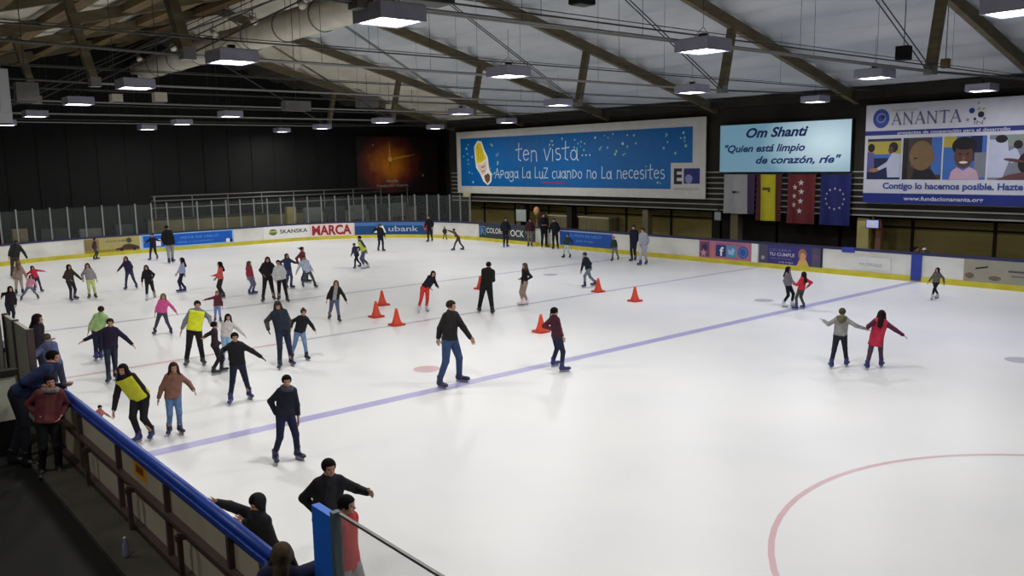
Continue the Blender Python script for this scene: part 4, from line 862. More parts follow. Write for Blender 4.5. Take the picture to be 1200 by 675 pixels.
def d_ell(P_, c, R, r):
    """ellipsoid: rows of R are its axes, r the radii"""
    q = (P_ - np.asarray(c, np.float32)) @ R.T.astype(np.float32); r = np.asarray(r, np.float32)
    k0 = np.sqrt(((q / r) ** 2).sum(1)); k1 = np.sqrt(((q / r ** 2) ** 2).sum(1)); return k0 * (k0 - 1) / np.maximum(k1, 1e-6)
def smin(ds, k):
    d = ds[0]
    for e in ds[1:]:
        h = np.clip(0.5 + 0.5 * (e - d) / k, 0, 1); d = e * (1 - h) + d * h - k * h * (1 - h)
    return d
I3 = np.eye(3, dtype=np.float32)
# --- templates in unit space: x right, y forward, z up
def head_fn(P_):
    d = [d_ell(P_, (0, -.06, .14), I3, (.33, .41, .37)), d_ell(P_, (0, .08, -.1), I3, (.25, .27, .3)), d_ell(P_, (0, .17, -.3), I3, (.13, .13, .12))]
    f = smin(d, .1)
    f = smin([f, d_cone(P_, (0, .33, .06), (0, .41, -.1), .03, .055)], .04)                       # nose
    f = smin([f, d_cone(P_, (-.14, .3, .12), (.14, .3, .12), .045, .045)], .04)                    # brow
    for s in (-1, 1):
        f = -smin([-f, d_ell(P_, (s * .13, .38, .02), I3, (.075, .07, .05))], .03)                  # sockets
        f = smin([f, d_ell(P_, (s * .125, .29, .02), I3, (.05, .05, .04))], .01)                    # eyeballs
        f = smin([f, d_ell(P_, (s * .335, -.02, -.01), I3, (.04, .075, .12))], .02)                 # ears
        f = smin([f, d_ell(P_, (s * .15, .25, -.1), I3, (.09, .07, .08))], .06)                     # cheeks
    f = smin([f, d_ell(P_, (0, .305, -.2), I3, (.095, .05, .045))], .025)                            # lips
    f = smin([f, d_cone(P_, (0, -.05, -.2), (0, -.1, -.62), .17, .2)], .06)                         # neck
    return f
HEADV, HEADF = surf(head_fn, (-.45, -.6, -.8), (.45, .6, .6), .034)
HEADMAT = np.zeros(len(HEADF), int)
_c = HEADV[HEADF].mean(1)
for s in (-1, 1): HEADMAT[(abs(_c[:, 0] - s * .125) < .055) & (abs(_c[:, 2] - .02) < .032) & (_c[:, 1] > .28)] = 1
HEADMAT[(abs(_c[:, 0]) < .09) & (abs(_c[:, 2] + .2) < .035) & (_c[:, 1] > .3)] = 2
def hand_fn(P_):
    """right hand, fingers along -z, palm facing -x, thumb forward (+y); unit = hand length"""
    d = [d_cone(P_, (0, 0, .12), (0, 0, -.1), .13, .15, np.array((1, 0, 0), np.float32), .6), d_cone(P_, (0, .1, -.1), (0, .16, -.42), .11, .09, np.array((1, 0, 0), np.float32), .7), d_cone(P_, (0, -.1, -.1), (0, -.14, -.4), .1, .085, np.array((1, 0, 0), np.float32), .7)]
    f = smin(d, .08)
    for y, L, z0 in ((.2, .42, -.46), (.07, .48, -.48), (-.06, .44, -.47), (-.18, .34, -.43)):
        k1 = (-.05, y * 1.12, z0 - L * .5); tip = (-.16, y * 1.15, z0 - L)
        f = smin([f, smin([d_cone(P_, (0, y, z0 + .08), k1, .062, .054), d_cone(P_, k1, tip, .054, .042)], .01)], .016)
    f = smin([f, smin([d_cone(P_, (-.02, .14, -.06), (-.07, .36, -.26), .08, .066), d_cone(P_, (-.07, .36, -.26), (-.12, .4, -.48), .066, .05)], .02)], .03)
    return f
HANDV, HANDF = surf(hand_fn, (-.35, -.4, -1.1), (.25, .6, .35), .036)
def boot_fn(P_):
    """skate boot, unit metres of an adult: sole at z=0, toe along +y, ankle above origin"""
    f = smin([d_cone(P_, (0, -.05, .05), (0, .15, .035), .052, .042), d_cone(P_, (0, -.03, .05), (0, -.02, .2), .058, .062), d_ell(P_, (0, .17, .035), I3, (.046, .05, .034))], .04)
    f = np.maximum(f, -P_[:, 2]); f = np.maximum(f, P_[:, 2] - .215)
    return f
BOOTV, BOOTF = surf(boot_fn, (-.1, -.16, -.02), (.1, .26, .24), .016)

def mesh_obj(name, V, F, mats, parent, org, mi=None, label=None, smooth=True):
    me = bpy.data.meshes.new(name); V = np.asarray(V, float) - org
    me.vertices.add(len(V)); me.vertices.foreach_set('co', V.astype(np.float32).ravel())
    F = np.asarray(F, int); me.loops.add(F.size); me.loops.foreach_set('vertex_index', F.ravel())
    me.polygons.add(len(F)); me.polygons.foreach_set('loop_start', np.arange(len(F)) * F.shape[1])
    for m in mats: me.materials.append(m)
    if mi is not None: me.polygons.foreach_set('material_index', mi.astype(np.int32))
    me.polygons.foreach_set('use_smooth', np.full(len(F), smooth)); me.update(calc_edges=True); me.validate()
    o = bpy.data.objects.new(name, me); COL.objects.link(o)
    if parent is not None: o.parent = parent
    if label: o['label'] = label
    return o
SKIN = [mat('skin_%d' % i, c, .55, noise=.06, scale=20, spec=.35) for i, c in enumerate(((186, 140, 118), (176, 130, 106), (160, 114, 92)))]
EYE = mat('eye_dark', (36, 26, 24), .3); LIP = mat('lip', (160, 92, 84), .5)
BLADE = mat('blade_steel', (170, 174, 182), .25, metal=.8); HOLD = mat('blade_holder', (150, 150, 160), .45)
def nrm(v):
    v = np.asarray(v, float); L = np.linalg.norm(v); return v / L if L > 1e-9 else v
def ik(a, b, l1, l2, pole):
    """middle joint of a two-bone limb from a to b, bending towards pole; returns (mid, end)"""
    a = np.asarray(a, float); b = np.asarray(b, float); d = b - a; L = np.linalg.norm(d); mx = (l1 + l2) * .995
    if L > mx: b = a + d / L * mx; d = b - a; L = mx
    if L < abs(l1 - l2) + .02: L = abs(l1 - l2) + .02
    u = nrm(d); c = (l1 * l1 - l2 * l2 + L * L) / (2 * L); hgt = math.sqrt(max(l1 * l1 - c * c, 0)); p = np.asarray(pole, float); p = nrm(p - u * (p @ u))
    return a + u * c + p * hgt, b
NPERS = 0
def person(label, head, f1, f2, h1=None, h2=None, face=0, top=(30, 30, 34), leg=(34, 36, 48), boot=(34, 36, 70), hair=(38, 28, 24), style='short', garb='jacket', S=None, extra=None, zf=0.0, skates=True, skin=0,
           bend=0.0, group='skaters on the ice', q=None, glove=None, hang=None, world=False, hd=(0, 0), sleeve=None, look=None, legw=1.0, under=None, hz=None, tilt=0.0, hem=0.0):
    """head/f1/f2/h1/h2 are where the head top, the image-left and image-right foot and hand appear; feet stand on height zf"""
    global NPERS; NPERS += 1
    if world: F1 = np.array([*f1, zf], float); F2 = np.array([*f2, zf], float)
    else: F1 = on_floor(*f1, zf); F2 = on_floor(*f2, zf)
    mid = (F1 + F2) / 2; v = nrm([mid[0], mid[1], 0]); r = np.array([v[1], -v[0], 0.0]); up = np.array([0, 0, 1.0])
    def on_plane(px, py, dep=0.0):
        d = ray(px, py); t = ((mid + v * dep)[:2] @ v[:2]) / (d[:2] @ v[:2]); return np.array([d[0] * t, d[1] * t, CAMZ + d[2] * t])
    a = math.radians(face); fw = -v * math.cos(a) + r * math.sin(a); rt = np.cross(fw, up)
    la = math.radians(look if look is not None else face); hf = -v * math.cos(la) + r * math.sin(la)
    HT = on_plane(*head); ground = zf + (.05 if skates else 0.0)
    if S is None: S = (HT[2] - ground) / .985
    kid = S < 1.42; hh = S * (.152 if S < 1.25 else .144 if kid else .134)          # head height
    if S < .95: hh = S * .165
    for it in range(14):
        lean = HT - (mid + up * (HT[2] - mid[2])); ld = .5 * lean - fw * bend * S
        torso = .3 * S
        htop = HT.copy(); neck = htop - up * hh * 1.1 - hf * hh * (.1 + .5 * bend) - ld * .12
        P0 = mid + ld * .5 + (mid - mid); horiz = (neck - P0)[:2]; hl = min(np.linalg.norm(horiz), torso * .8); 
        if np.linalg.norm(horiz) > 1e-6: P0[:2] = neck[:2] - horiz / np.linalg.norm(horiz) * hl
        P0[2] = neck[2] - math.sqrt(torso ** 2 - hl ** 2)
        thigh, shin = .252 * S, .242 * S; hips = []; ok = True
        swap = (F1 - F2) @ rt < 0                                                     # which foot is the person's right one
        FR, FL = (F2, F1) if swap else (F1, F2)
        for s, Ft in ((1, FR), (-1, FL)):
            hip = P0 + rt * s * .052 * S - up * .01; ank = Ft + up * (ground - zf + .055 * S * .9); hips.append((hip, ank))
            if np.linalg.norm(hip - ank) > (thigh + shin) * .992: ok = False
        if ok or it == 13: break
        S *= 1.012
    legs = []
    for (hip, ank) in hips:
        kn, en = ik(hip, ank, thigh, shin, fw + up * .05); legs.append((hip, kn, ank))
    td = nrm(neck - P0); sh = neck - td * .035 * S; side = nrm(rt - td * (rt @ td)); back = np.cross(side, td); back = back if back @ fw < 0 else -back
    sw = (.104 if not kid else .098) * S; ua, fa = .168 * S, .15 * S; arms = []
    A1 = on_plane(*h1, hd[0]) if h1 else None; A2 = on_plane(*h2, hd[1]) if h2 else None
    sR, sL = sh + side * sw, sh - side * sw
    lefty = (sR - sL) @ r < 0                                                         # person's right appears on the image left
    if abs((sR - sL) @ r) < .02 * S: lefty = True
    tR, tL = (A1, A2) if lefty else (A2, A1)
    for s, so, tg in ((1, sR, tR), (-1, sL, tL)):
        if tg is None: tg = so + side * s * (.05 * S) - up * (.285 * S) + fw * (.05 * S)
        el, wr = ik(so, tg, ua, fa, -fw * .8 + side * s * .5 - up * .5); arms.append((so, el, wr, s))
    px_per_m = FPX / max(1.0, np.linalg.norm(mid[:2])); H = q or (.024 if px_per_m < 30 else .019 if px_per_m < 60 else .015)
    org = mid.copy(); org[2] = zf
    root = empty('person', org, label, 'person', group)
    # ---- body: head, neck, core and hands in one mesh
    hc = htop - up * hh * .5 - hf * hh * .02; R = np.stack([np.cross(hf, up), hf, up]).astype(float)
    if bend > .12 or tilt: 
        an = min(.7, bend * 1.6) + tilt; f2_ = hf * math.cos(an) - up * math.sin(an); u2_ = hf * math.sin(an) + up * math.cos(an); R = np.stack([np.cross(hf, up), f2_, u2_])
    VV = [HEADV * hh * .98 @ R + hc]; FF = [HEADF]; MI = [HEADMAT]; off = len(HEADV)
    def core(P_):
        d = [d_cone(P_, P0, sh, .06 * S, .055 * S, back.astype(np.float32), .8), d_cone(P_, sh, neck + (hc - neck) * .5, .05 * S, .04 * S)]
        for so, el, wr, s in arms: d += [d_cone(P_, so - side * s * .02 * S, el, .027 * S, .024 * S), d_cone(P_, el, wr, .024 * S, .018 * S)]
        for hip, kn, ank in legs: d += [d_cone(P_, hip, kn, .052 * S, .036 * S), d_cone(P_, kn, ank, .034 * S, .024 * S)]
        return smin(d, .02)
    pts = np.array([P0, sh, hc] + [x for A_ in arms for x in A_[:3]] + [x for L_ in legs for x in L_])
    cv, cf = surf(core, pts.min(0) - .12 * S, pts.max(0) + .12 * S, H * 1.25); VV.append(cv); FF.append(cf + off); MI.append(np.zeros(len(cf), int)); off += len(cv)
    hl_ = .105 * S
    for so, el, wr, s in arms:
        dz = -nrm(wr - el); dy = nrm(fw - dz * (fw @ dz)) if abs(fw @ dz) < .95 else nrm(up - dz * (up @ dz)); dx = np.cross(dy, dz)
        hv = HANDV.copy() * hl_
        if s < 0: hv[:, 0] *= -1; dx_ = dx
        Rm = np.stack([dx, dy, dz]); VV.append(hv @ Rm + wr - dz * .0); f_ = HANDF + off
        FF.append(f_ if s > 0 else f_[:, ::-1]); MI.append(np.full(len(HANDF), 3 if glove else 0)); off += len(hv)
    body = mesh_obj('body', np.concatenate(VV), np.concatenate(FF), [SKIN[skin], EYE, LIP] + ([cloth(glove)] if glove else []), root, org, np.concatenate(MI))
    # ---- trousers
    bkf = back.astype(np.float32)
    fl = 1.0 * legw; fwf = fw.astype(np.float32)
    def trou(P_):
        d = []
        for hip, kn, ank in legs:
            d += [d_cone(P_, hip, kn, .06 * S * fl, .041 * S * fl), d_cone(P_, kn, ank + up * .035 * S, .04 * S * fl, .034 * S * fl)]
        lg = smin([smin(d[:2], .02), smin(d[2:], .02)], .025)
        return smin([lg, d_cone(P_, P0 - rt * .03 * S, P0 + rt * .03 * S, .07 * S, .07 * S, fwf, .85), d_cone(P_, P0, P0 + td * .06 * S, .062 * S, .056 * S, bkf, .85)], .04)
    lp = np.array([P0 + up * .1 * S] + [x for L_ in legs for x in L_])
    tv, tf = surf(trou, lp.min(0) - .1 * S, lp.max(0) + .11 * S, H); mesh_obj('trousers', tv, tf, [cloth(leg)], root, org)
    # ---- jacket
    coat = {'jacket': .01, 'coat': .15, 'vest': .015, 'top': -.015, 'sweater': -.005}.get(garb, .01) + hem; fat = {'jacket': .93, 'coat': .95, 'vest': .9, 'top': .82, 'sweater': .86}.get(garb, 1.05)
    bkf = back.astype(np.float32)
    hemp = P0 - td * coat * S - up * .0
    def torso_d(P_, g=0.0):
        return smin([d_cone(P_, sh + side * sw * .62, P0 + side * .045 * S, .062 * S * fat + g, .07 * S * fat + g, bkf, .82), d_cone(P_, sh - side * sw * .62, P0 - side * .045 * S, .062 * S * fat + g, .07 * S * fat + g, bkf, .82),
                     d_cone(P_, sh, P0, .072 * S * fat + g, .085 * S * fat + g, bkf, .85), d_cone(P_, P0 + side * .03 * S, hemp + side * .04 * S, .078 * S * fat + g, .078 * S * fat + g), d_cone(P_, P0 - side * .03 * S, hemp - side * .04 * S, .078 * S * fat + g, .078 * S * fat + g),
                     d_cone(P_, sh, neck + td * .012 * S, .06 * S + g, .05 * S + g)], .035)
    def jack(P_):
        d = [torso_d(P_)]
        if garb != 'vestonly':
            for so, el, wr, s in arms: d.append(smin([d_cone(P_, so - side * s * .02 * S, el, .05 * S * fat, .04 * S * fat), d_cone(P_, el, el + (wr - el) * .98, .04 * S * fat, .031 * S * fat)], .02))
        f = smin(d, .025); cut = (P_ - hemp) @ td.astype(np.float32)                    # flat hem
        return np.maximum(f, -cut - .012)
    jp = np.array([P0, hemp, neck] + [x for A_ in arms for x in A_[:3]])
    jv, jf = surf(jack, jp.min(0) - .14 * S, jp.max(0) + .14 * S, H)
    jm = [cloth(top)]; mi = np.zeros(len(jf), int); jc = jv[jf].mean(1)
    if sleeve is not None or garb == 'vest':                                          # sleeves of another colour
        jm.append(cloth(sleeve or (60, 60, 64))); tl = torso_d(jc.astype(np.float32)); mi[tl > .012 * S] = 1
    if under is not None:                                                             # open front showing the shirt
        jm.append(cloth(under)); rel = jc - sh; fr = (rel @ fw > .03 * S) & (abs(rel @ side) < .042 * S) & (((jc - P0) @ td) > -.15 * S); mi[fr & (torso_d(jc.astype(np.float32)) < .012 * S)] = len(jm) - 1
    mesh_obj({'coat': 'coat', 'sweater': 'sweater', 'top': 'top', 'vest': 'shirt'}.get(garb, 'jacket'), jv, jf, jm, root, org, mi)
    if garb == 'vest':
        vc = extra if isinstance(extra, tuple) else (206, 212, 40)
        def vst(P_):
            f = torso_d(P_, .018 * S); c1 = (P_ - hemp) @ td.astype(np.float32); c2 = (P_ - (sh + td * .03 * S)) @ td.astype(np.float32); sdv = np.abs((P_ - sh) @ side.astype(np.float32)) - sw * 1.08
            return np.maximum(np.maximum(np.maximum(f, -c1 + .0), c2), sdv)
        vv, vf = surf(vst, jp.min(0) - .16 * S, jp.max(0) + .16 * S, H); mesh_obj('safety_vest', vv, vf, [mat('vest_%d' % sum(vc), vc, .7, noise=.1, scale=12)], root, org)
    # ---- hair, cap or hood
    u_ = R[2]; f_ = R[1]; s_ = R[0]; Rf = R.astype(np.float32)
    hcol = mat('hair_%02x%02x%02x' % hair, hair, .8, noise=.25, scale=30, spec=.12)
    def hairf(P_):
        c = hc; q_ = (P_ - c) @ Rf.T / hh
        sc = d_ell(P_, c + u_ * .15 * hh - f_ * .07 * hh, Rf, np.array((.4, .47, .41)) * hh); 
        fc = np.maximum(np.maximum(q_[:, 2] - (.21 if style != 'fringe' else .16), .16 - q_[:, 1]), np.abs(q_[:, 0]) - .245) * hh  # face opening
        low = (-.12 - q_[:, 2]) * hh
        if style in ('long', 'wild', 'hood', 'flow'): low = (-.3 - q_[:, 2]) * hh
        f = np.maximum(sc, np.maximum(-fc if style != 'helmet' else -fc, low))
        f = np.maximum(np.maximum(sc, -fc), low)
        if style in ('long', 'wild'):
            L = 1.05 if style == 'long' else .95; b0 = c - f_ * .2 * hh - u_ * .05 * hh; b1 = neck - td * .5 * hh + back * .07 * S + back * .02
            f = smin([f, d_cone(P_, b0, b1, .34 * hh, .28 * hh), d_cone(P_, c + s_ * .29 * hh, neck + side * .08 * S - td * .2 * hh - back * .03 * S, .14 * hh, .12 * hh), d_cone(P_, c - s_ * .29 * hh, neck - side * .08 * S - td * .2 * hh - back * .03 * S, .14 * hh, .12 * hh)], .04)
        if style == 'pony':
            f = smin([f, d_cone(P_, c - f_ * .4 * hh + u_ * .15 * hh, c - f_ * .62 * hh - u_ * .5 * hh, .1 * hh, .07 * hh)], .02)
        if style == 'flow':
            f = smin([f, d_cone(P_, c - f_ * .3 * hh + u_ * .2 * hh, c - f_ * 1.1 * hh + u_ * .25 * hh, .15 * hh, .06 * hh)], .03)
        if style == 'bun':
            f = smin([f, d_ell(P_, c - f_ * .15 * hh + u_ * .55 * hh, Rf, np.array((.16, .16, .14)) * hh)], .02)
        return f
    r_ = 1.5 * hh; hvv, hff = surf(hairf, hc - r_, hc + r_ * np.array((1, 1, .75)), min(H, hh * .07))
    if style != 'none': mesh_obj('hair', hvv, hff, [hcol], root, org)
    if extra in ('cap', 'beanie', 'hoodup', 'earmuff'):
        cc = top if extra == 'hoodup' else (hz or (60, 62, 66))
        def capf(P_):
            q_ = (P_ - hc) @ Rf.T / hh; sc = d_ell(P_, hc + u_ * .16 * hh - f_ * .05 * hh, Rf, np.array((.42, .49, .44)) * hh)
            if extra == 'hoodup':
                sc = smin([sc, d_cone(P_, hc - f_ * .2 * hh, neck - td * .02 * S, .32 * hh, .4 * hh)], .04); fc = np.maximum(.1 - q_[:, 1], np.abs(q_[:, 0]) - .27) * hh; return np.maximum(np.maximum(sc, -fc), (-.75 - q_[:, 2]) * hh)
            f = np.maximum(sc, (.14 - q_[:, 2]) * hh)
            if extra == 'cap': f = smin([f, np.maximum(d_ell(P_, hc + u_ * .2 * hh + f_ * .45 * hh, Rf, np.array((.26, .26, .035)) * hh), -(q_[:, 1] - .2) * hh)], .01)
            return f
        cv_, cf_ = surf(capf, hc - r_, hc + r_ * np.array((1, 1, .75)), min(H, hh * .07)); mesh_obj('hood' if extra == 'hoodup' else 'cap' if extra == 'cap' else 'beanie', cv_, cf_, [cloth(cc)], root, org)
    if extra in ('hood', 'scarf'):
        def hd_(P_): return smin([d_cone(P_, neck + side * .05 * S - td * .01 * S, neck + back * .07 * S - td * .02 * S, .045 * S, .055 * S), d_cone(P_, neck - side * .05 * S - td * .01 * S, neck + back * .07 * S - td * .02 * S, .045 * S, .055 * S), d_cone(P_, neck + side * .03 * S - back * .05 * S, neck - side * .03 * S - back * .05 * S, .03 * S, .03 * S)], .03)
        cv_, cf_ = surf(hd_, neck - .2 * S, neck + .2 * S, H * .9); mesh_obj(extra, cv_, cf_, [cloth(hz or tuple(int(x * .8) for x in top))], root, org)
    if extra == 'bag':
        bc = sh + back * .15 * S - td * .12 * S
        def bg(P_): return np.maximum(d_cone(P_, bc + td * .08 * S, bc - td * .1 * S, .105 * S, .12 * S, bkf, .75), -1)
        cv_, cf_ = surf(bg, bc - .3 * S, bc + .3 * S, H); mesh_obj('backpack', cv_, cf_, [cloth(hz or (30, 30, 34))], root, org)
    # ---- skates or shoes
    bs = S / 1.72 * (1.0 if not kid else 1.06)
    for (hip, kn, ank), s in zip(legs, (1, -1)):
        oa = math.radians(14) * s; fd = fw * math.cos(oa) + rt * math.sin(oa); sd = np.cross(fd, up); Rb = np.stack([sd, fd, up]); base = np.array([ank[0], ank[1], ground]); 
        bv = BOOTV * bs @ Rb + base + fd * .02; so = mesh_obj('skate' if skates else 'shoe', bv, BOOTF, [mat('boot_%02x%02x%02x' % boot, boot, .4, noise=.1, scale=12)], root, org)
        if skates:
            mb = MB(); T = lambda x, y, z: tuple(base + fd * .02 + sd * x * bs + fd * y * bs + up * z)
            for (m_, w_, z0, z1, y0_, y1_) in ((HOLD, .014, -.03, .004, -.09, .17), (BLADE, .003, -.05, -.028, -.11, .2)):
                vs = [T(x_, y_ * (1 if z_ == z1 else .93), z_) for z_ in (z0, z1) for y_ in (y0_, y1_) for x_ in (-w_, w_)]
                mb.add(vs, [(0, 2, 3, 1), (4, 5, 7, 6), (0, 1, 5, 4), (2, 6, 7, 3), (0, 4, 6, 2), (1, 3, 7, 5)], m_)
            me = bpy.data.meshes.new('blade'); me.from_pydata((np.array(mb.v) - org).tolist(), [], mb.f); [me.materials.append(m_) for m_ in mb.mats]; me.polygons.foreach_set('material_index', mb.m)
            ob = bpy.data.objects.new('blade', me); COL.objects.link(ob); ob.parent = so
    return root

BLK = (26, 26, 30); NVY = (28, 32, 58); JEAN = (62, 88, 132); JDK = (40, 50, 78); GRY = (136, 134, 132); DB = (52, 40, 34); BH = (19, 15, 14); BLU = (44, 46, 104); WHT = (196, 196, 206)
LBR = (122, 92, 66)
p = person
# nearest the camera
p('dark-haired boy in a black jacket pointing across the ice behind the blue gate post', (385.3, 538.7), (376, 693), (397, 691), (372, 601), (431, 577), 20, BLK, JDK, style='short', hair=BH, under=(40, 42, 50))
p('child in a red padded jacket and grey trousers behind the glass pane', (407, 581), (397, 738), (423, 742), (400, 660), (413, 657), 60, (176, 50, 46), (150, 148, 150), hair=BH, style='pony', garb='coat', hem=-.1)
p('hooded person in black leaning over the near boards with an arm along the cap', (300, 580), (292, 676), (312, 672), (254, 589), (286, 612), -60, (28, 28, 34), (50, 30, 40), hair=BH, style='hood', extra='hoodup', bend=.2, S=1.52, hem=.04)
p('long-haired person seen from behind at the bottom edge by the gate', (330, 636), (2.62, 6.28), (2.68, 6.1), None, (356, 668), 170, (40, 42, 70), JDK, hair=(78, 66, 50), style='long', world=True, skates=False, boot=BLK, group='people standing outside the rink')
p('boy in a navy tracksuit skating alone in the left foreground', (335.6, 440), (323.3, 542.2), (348.9, 537.8), (323, 484), (350.6, 498), 20, (28, 30, 44), (30, 34, 62), style='short', hair=BH, look=5, extra='scarf', hz=(70, 70, 84))
p('man in jeans and a black leather jacket, largest adult in the middle of the ice', (529.2, 352.4), (516, 454.5), (538.5, 447.5), (512.5, 401), (555.5, 402.5), 50, (34, 32, 34), (52, 72, 108), style='short', hair=(48, 36, 30), look=60, legw=1.05, hd=(.1, -.1))
p('child in a dark red top skating away by the single cone', (650.2, 360.3), (648.5, 430), (658.6, 436.3), (647, 386), (661.6, 403), 120, (70, 34, 46), (34, 38, 60), style='pony', hair=BH, boot=BLU, sleeve=(104, 40, 54))
p('girl in a grey sweater seen from behind, left of the pair holding hands', (987.2, 361.1), (974.2, 432.3), (991.5, 430), (965, 375.5), (1014, 385), 180, (140, 140, 140), (32, 34, 44), hair=(70, 66, 56), style='short', garb='sweater', extra='scarf', hz=(88, 88, 62), boot=BLU)
p('girl in a long pinkish red coat seen from behind, right of the pair holding hands', (1033.5, 363.5), (1016.2, 433.5), (1032.3, 431), (1016.5, 385), (1059.6, 393.5), 180, (184, 48, 72), (74, 54, 74), hair=(34, 20, 24), style='long', garb='coat', sleeve=(84, 36, 60), boot=BLU)
p('girl in an olive grey jacket skating alone near the right boards', (1098.7, 313.7), (1092.3, 351.2), (1098.7, 349.8), (1087.5, 331.5), (1106.3, 331.5), -30, (92, 88, 82), BLK, boot=WHT, hair=BH, style='long')
p('child in grey with black trousers, left of the pair near the wide blue line', (924.4, 312.5), (918, 360), (928, 358.8), (921, 335), (932, 333), 70, (116, 110, 116), BLK, boot=WHT, hair=BH, style='long')
p('child in a red top, right of the pair near the wide blue line', (941.7, 318.5), (933.4, 363.5), (941.7, 362.3), (930, 333), (946.5, 336), -130, (190, 44, 58), (66, 72, 62), hair=(40, 26, 24), style='long', boot=BLU)
# middle group
p('man all in black with folded arms seen from behind, hiding a cone', (572.5, 306.9), (562, 366.5), (577, 368.8), (570.5, 327), (573.5, 327), 180, (22, 22, 22), (22, 22, 24), hair=(24, 22, 22), style='short', boot=BLK, hd=(.28, .28), legw=1.15)
p('slim skater in black top and red trousers tilting to one side', (507.6, 317.6), (491, 366), (500, 364.5), (504, 337), (513.5, 336.5), 10, (30, 26, 40), (206, 60, 50), hair=BH, style='long', boot=WHT, garb='top')
p('slim girl in a black top and beige leggings with white skates', (614.5, 308.3), (612.5, 358), (617.5, 357.5), (610, 327), (617, 328), -60, (26, 24, 28), (150, 132, 120), hair=(92, 66, 50), style='long', boot=(216, 196, 200), garb='top', hem=.06)
p('child in grey jeans gliding by the cone below the deep blue advert', (684.9, 296), (685.4, 336.9), (697.3, 335), (681, 318), (691, 315), -50, (30, 34, 48), (112, 116, 128), hair=BH, style='short', extra='beanie', hz=(40, 40, 60))
# by the far right boards
p('slim person in black at the left end of the dark green advert', (592.4, 255), (590.7, 289.8), (594.5, 289.4), None, None, 10, (22, 26, 34), (24, 24, 40), hair=BH, boot=BLU)
p('adult in dark red and grey trousers, leftmost of three by the white serif advert', (621, 256), (619.4, 289), (623.2, 289), None, None, 0, (58, 28, 38), (112, 106, 98), hair=BH)
p('tall adult in black, middle one of three beside the deep blue advert', (636.9, 249.8), (635.2, 289.8), (640.2, 289.8), (636, 264), (640, 264), 10, (20, 20, 24), (22, 22, 34), hair=BH, hd=(-.2, -.2), boot=BLK)
p('adult in black, rightmost of three beside the deep blue advert', (649, 256), (648.6, 291.6), (653.8, 291.6), None, None, -10, (20, 22, 32), (20, 20, 28), hair=BH, boot=BLK)
p('child in a dark green jacket and white trousers in front of the deep blue advert', (665.3, 273.8), (661, 302.2), (668.2, 302.2), (660, 289), (670, 287), -30, (36, 58, 54), (186, 194, 190), hair=BH, boot=BLK)
p('small child in a pinkish hat at the right end of the deep blue advert', (718.7, 277), (717.8, 305.8), (724.5, 304.9), (716, 292), (723, 292), -20, (40, 58, 50), (110, 112, 112), hair=BH, boot=BLK, extra='beanie', hz=(150, 100, 140))
p('adult in a navy jacket beside the person in pale grey near the right boards', (742.5, 264), (740.5, 306.3), (744.5, 305.5), (740.5, 286), (746, 284), -20, (24, 28, 42), (34, 34, 48), hair=BH)
p('adult in pale grey top and trousers with blue skates near the right boards', (753.3, 267.5), (750.5, 311), (757.5, 310), (750, 286), (758, 288), -30, (150, 152, 164), (164, 162, 176), hair=(40, 34, 34), boot=BLU)
# by the far end boards
p('adult all in black by the red end of the bank advert', (502, 252.5), (502, 283.5), (506.5, 282.8), None, None, -20, (20, 18, 22), (30, 24, 30), hair=BH, boot=BLK)
p('child in brown stretching one leg back, hand forward to a small figure', (531.4, 268), (532.2, 293.7), (543, 293), (524, 269.5), (533, 277), -90, (84, 60, 54), (70, 60, 62), hair=(60, 40, 34), style='short', bend=.1)
p('very small child in dark clothes against the white board by the bank advert', (521, 265.5), (519.5, 281), (523, 281), None, None, 20, (44, 50, 50), (48, 52, 52), hair=BH, boot=BLK)
p('skater in black with one hand raised in front of the bank advert', (445, 262.5), (443.5, 294.4), (449, 294.4), (441, 267), (452, 280), 20, (22, 22, 32), (28, 24, 44), hair=BH, boot=BLK)
p('adult in a yellow-green vest beside a small child near the far end', (420.5, 276.5), (427, 315), (431.5, 314), (420.5, 293), (431, 297), -70, (60, 64, 60), (84, 84, 112), hair=BH, garb='vest', extra=(190, 204, 60), sleeve=(60, 62, 56), boot=WHT, S=1.5)
p('small child in navy held by the adult in the yellow-green vest', (414.5, 285), (416.3, 314.7), (422.6, 313), (411.7, 299), (421, 293.5), -40, (46, 54, 84), (30, 32, 42), hair=BH)
p('tall man in a long black coat in front of the bright blue advert', (195, 264), (198.4, 309), (202.5, 307.5), (193, 286), (204, 286), 170, (22, 22, 24), (132, 134, 142), hair=BH, garb='coat', hem=-.08)
p('child in black stepping wide beside the man in the long coat', (178, 274), (176.4, 305), (184.5, 303.7), (169.7, 284), (188, 282), -20, (30, 28, 44), (30, 30, 36), hair=(60, 40, 34))
p('skater in dark grey close to the beige advert', (111, 279), (110.3, 304.5), (113.4, 304), (108, 292), (113.5, 292), 70, (52, 52, 52), (62, 60, 62), hair=BH, boot=BLK)
p('man with spread arms seen from behind near the far left board', (18.7, 281), (14.5, 325), (22.5, 325), (9.5, 304.5), (32.6, 304), 180, (42, 42, 42), (70, 62, 58), hair=(70, 48, 38), style='short')
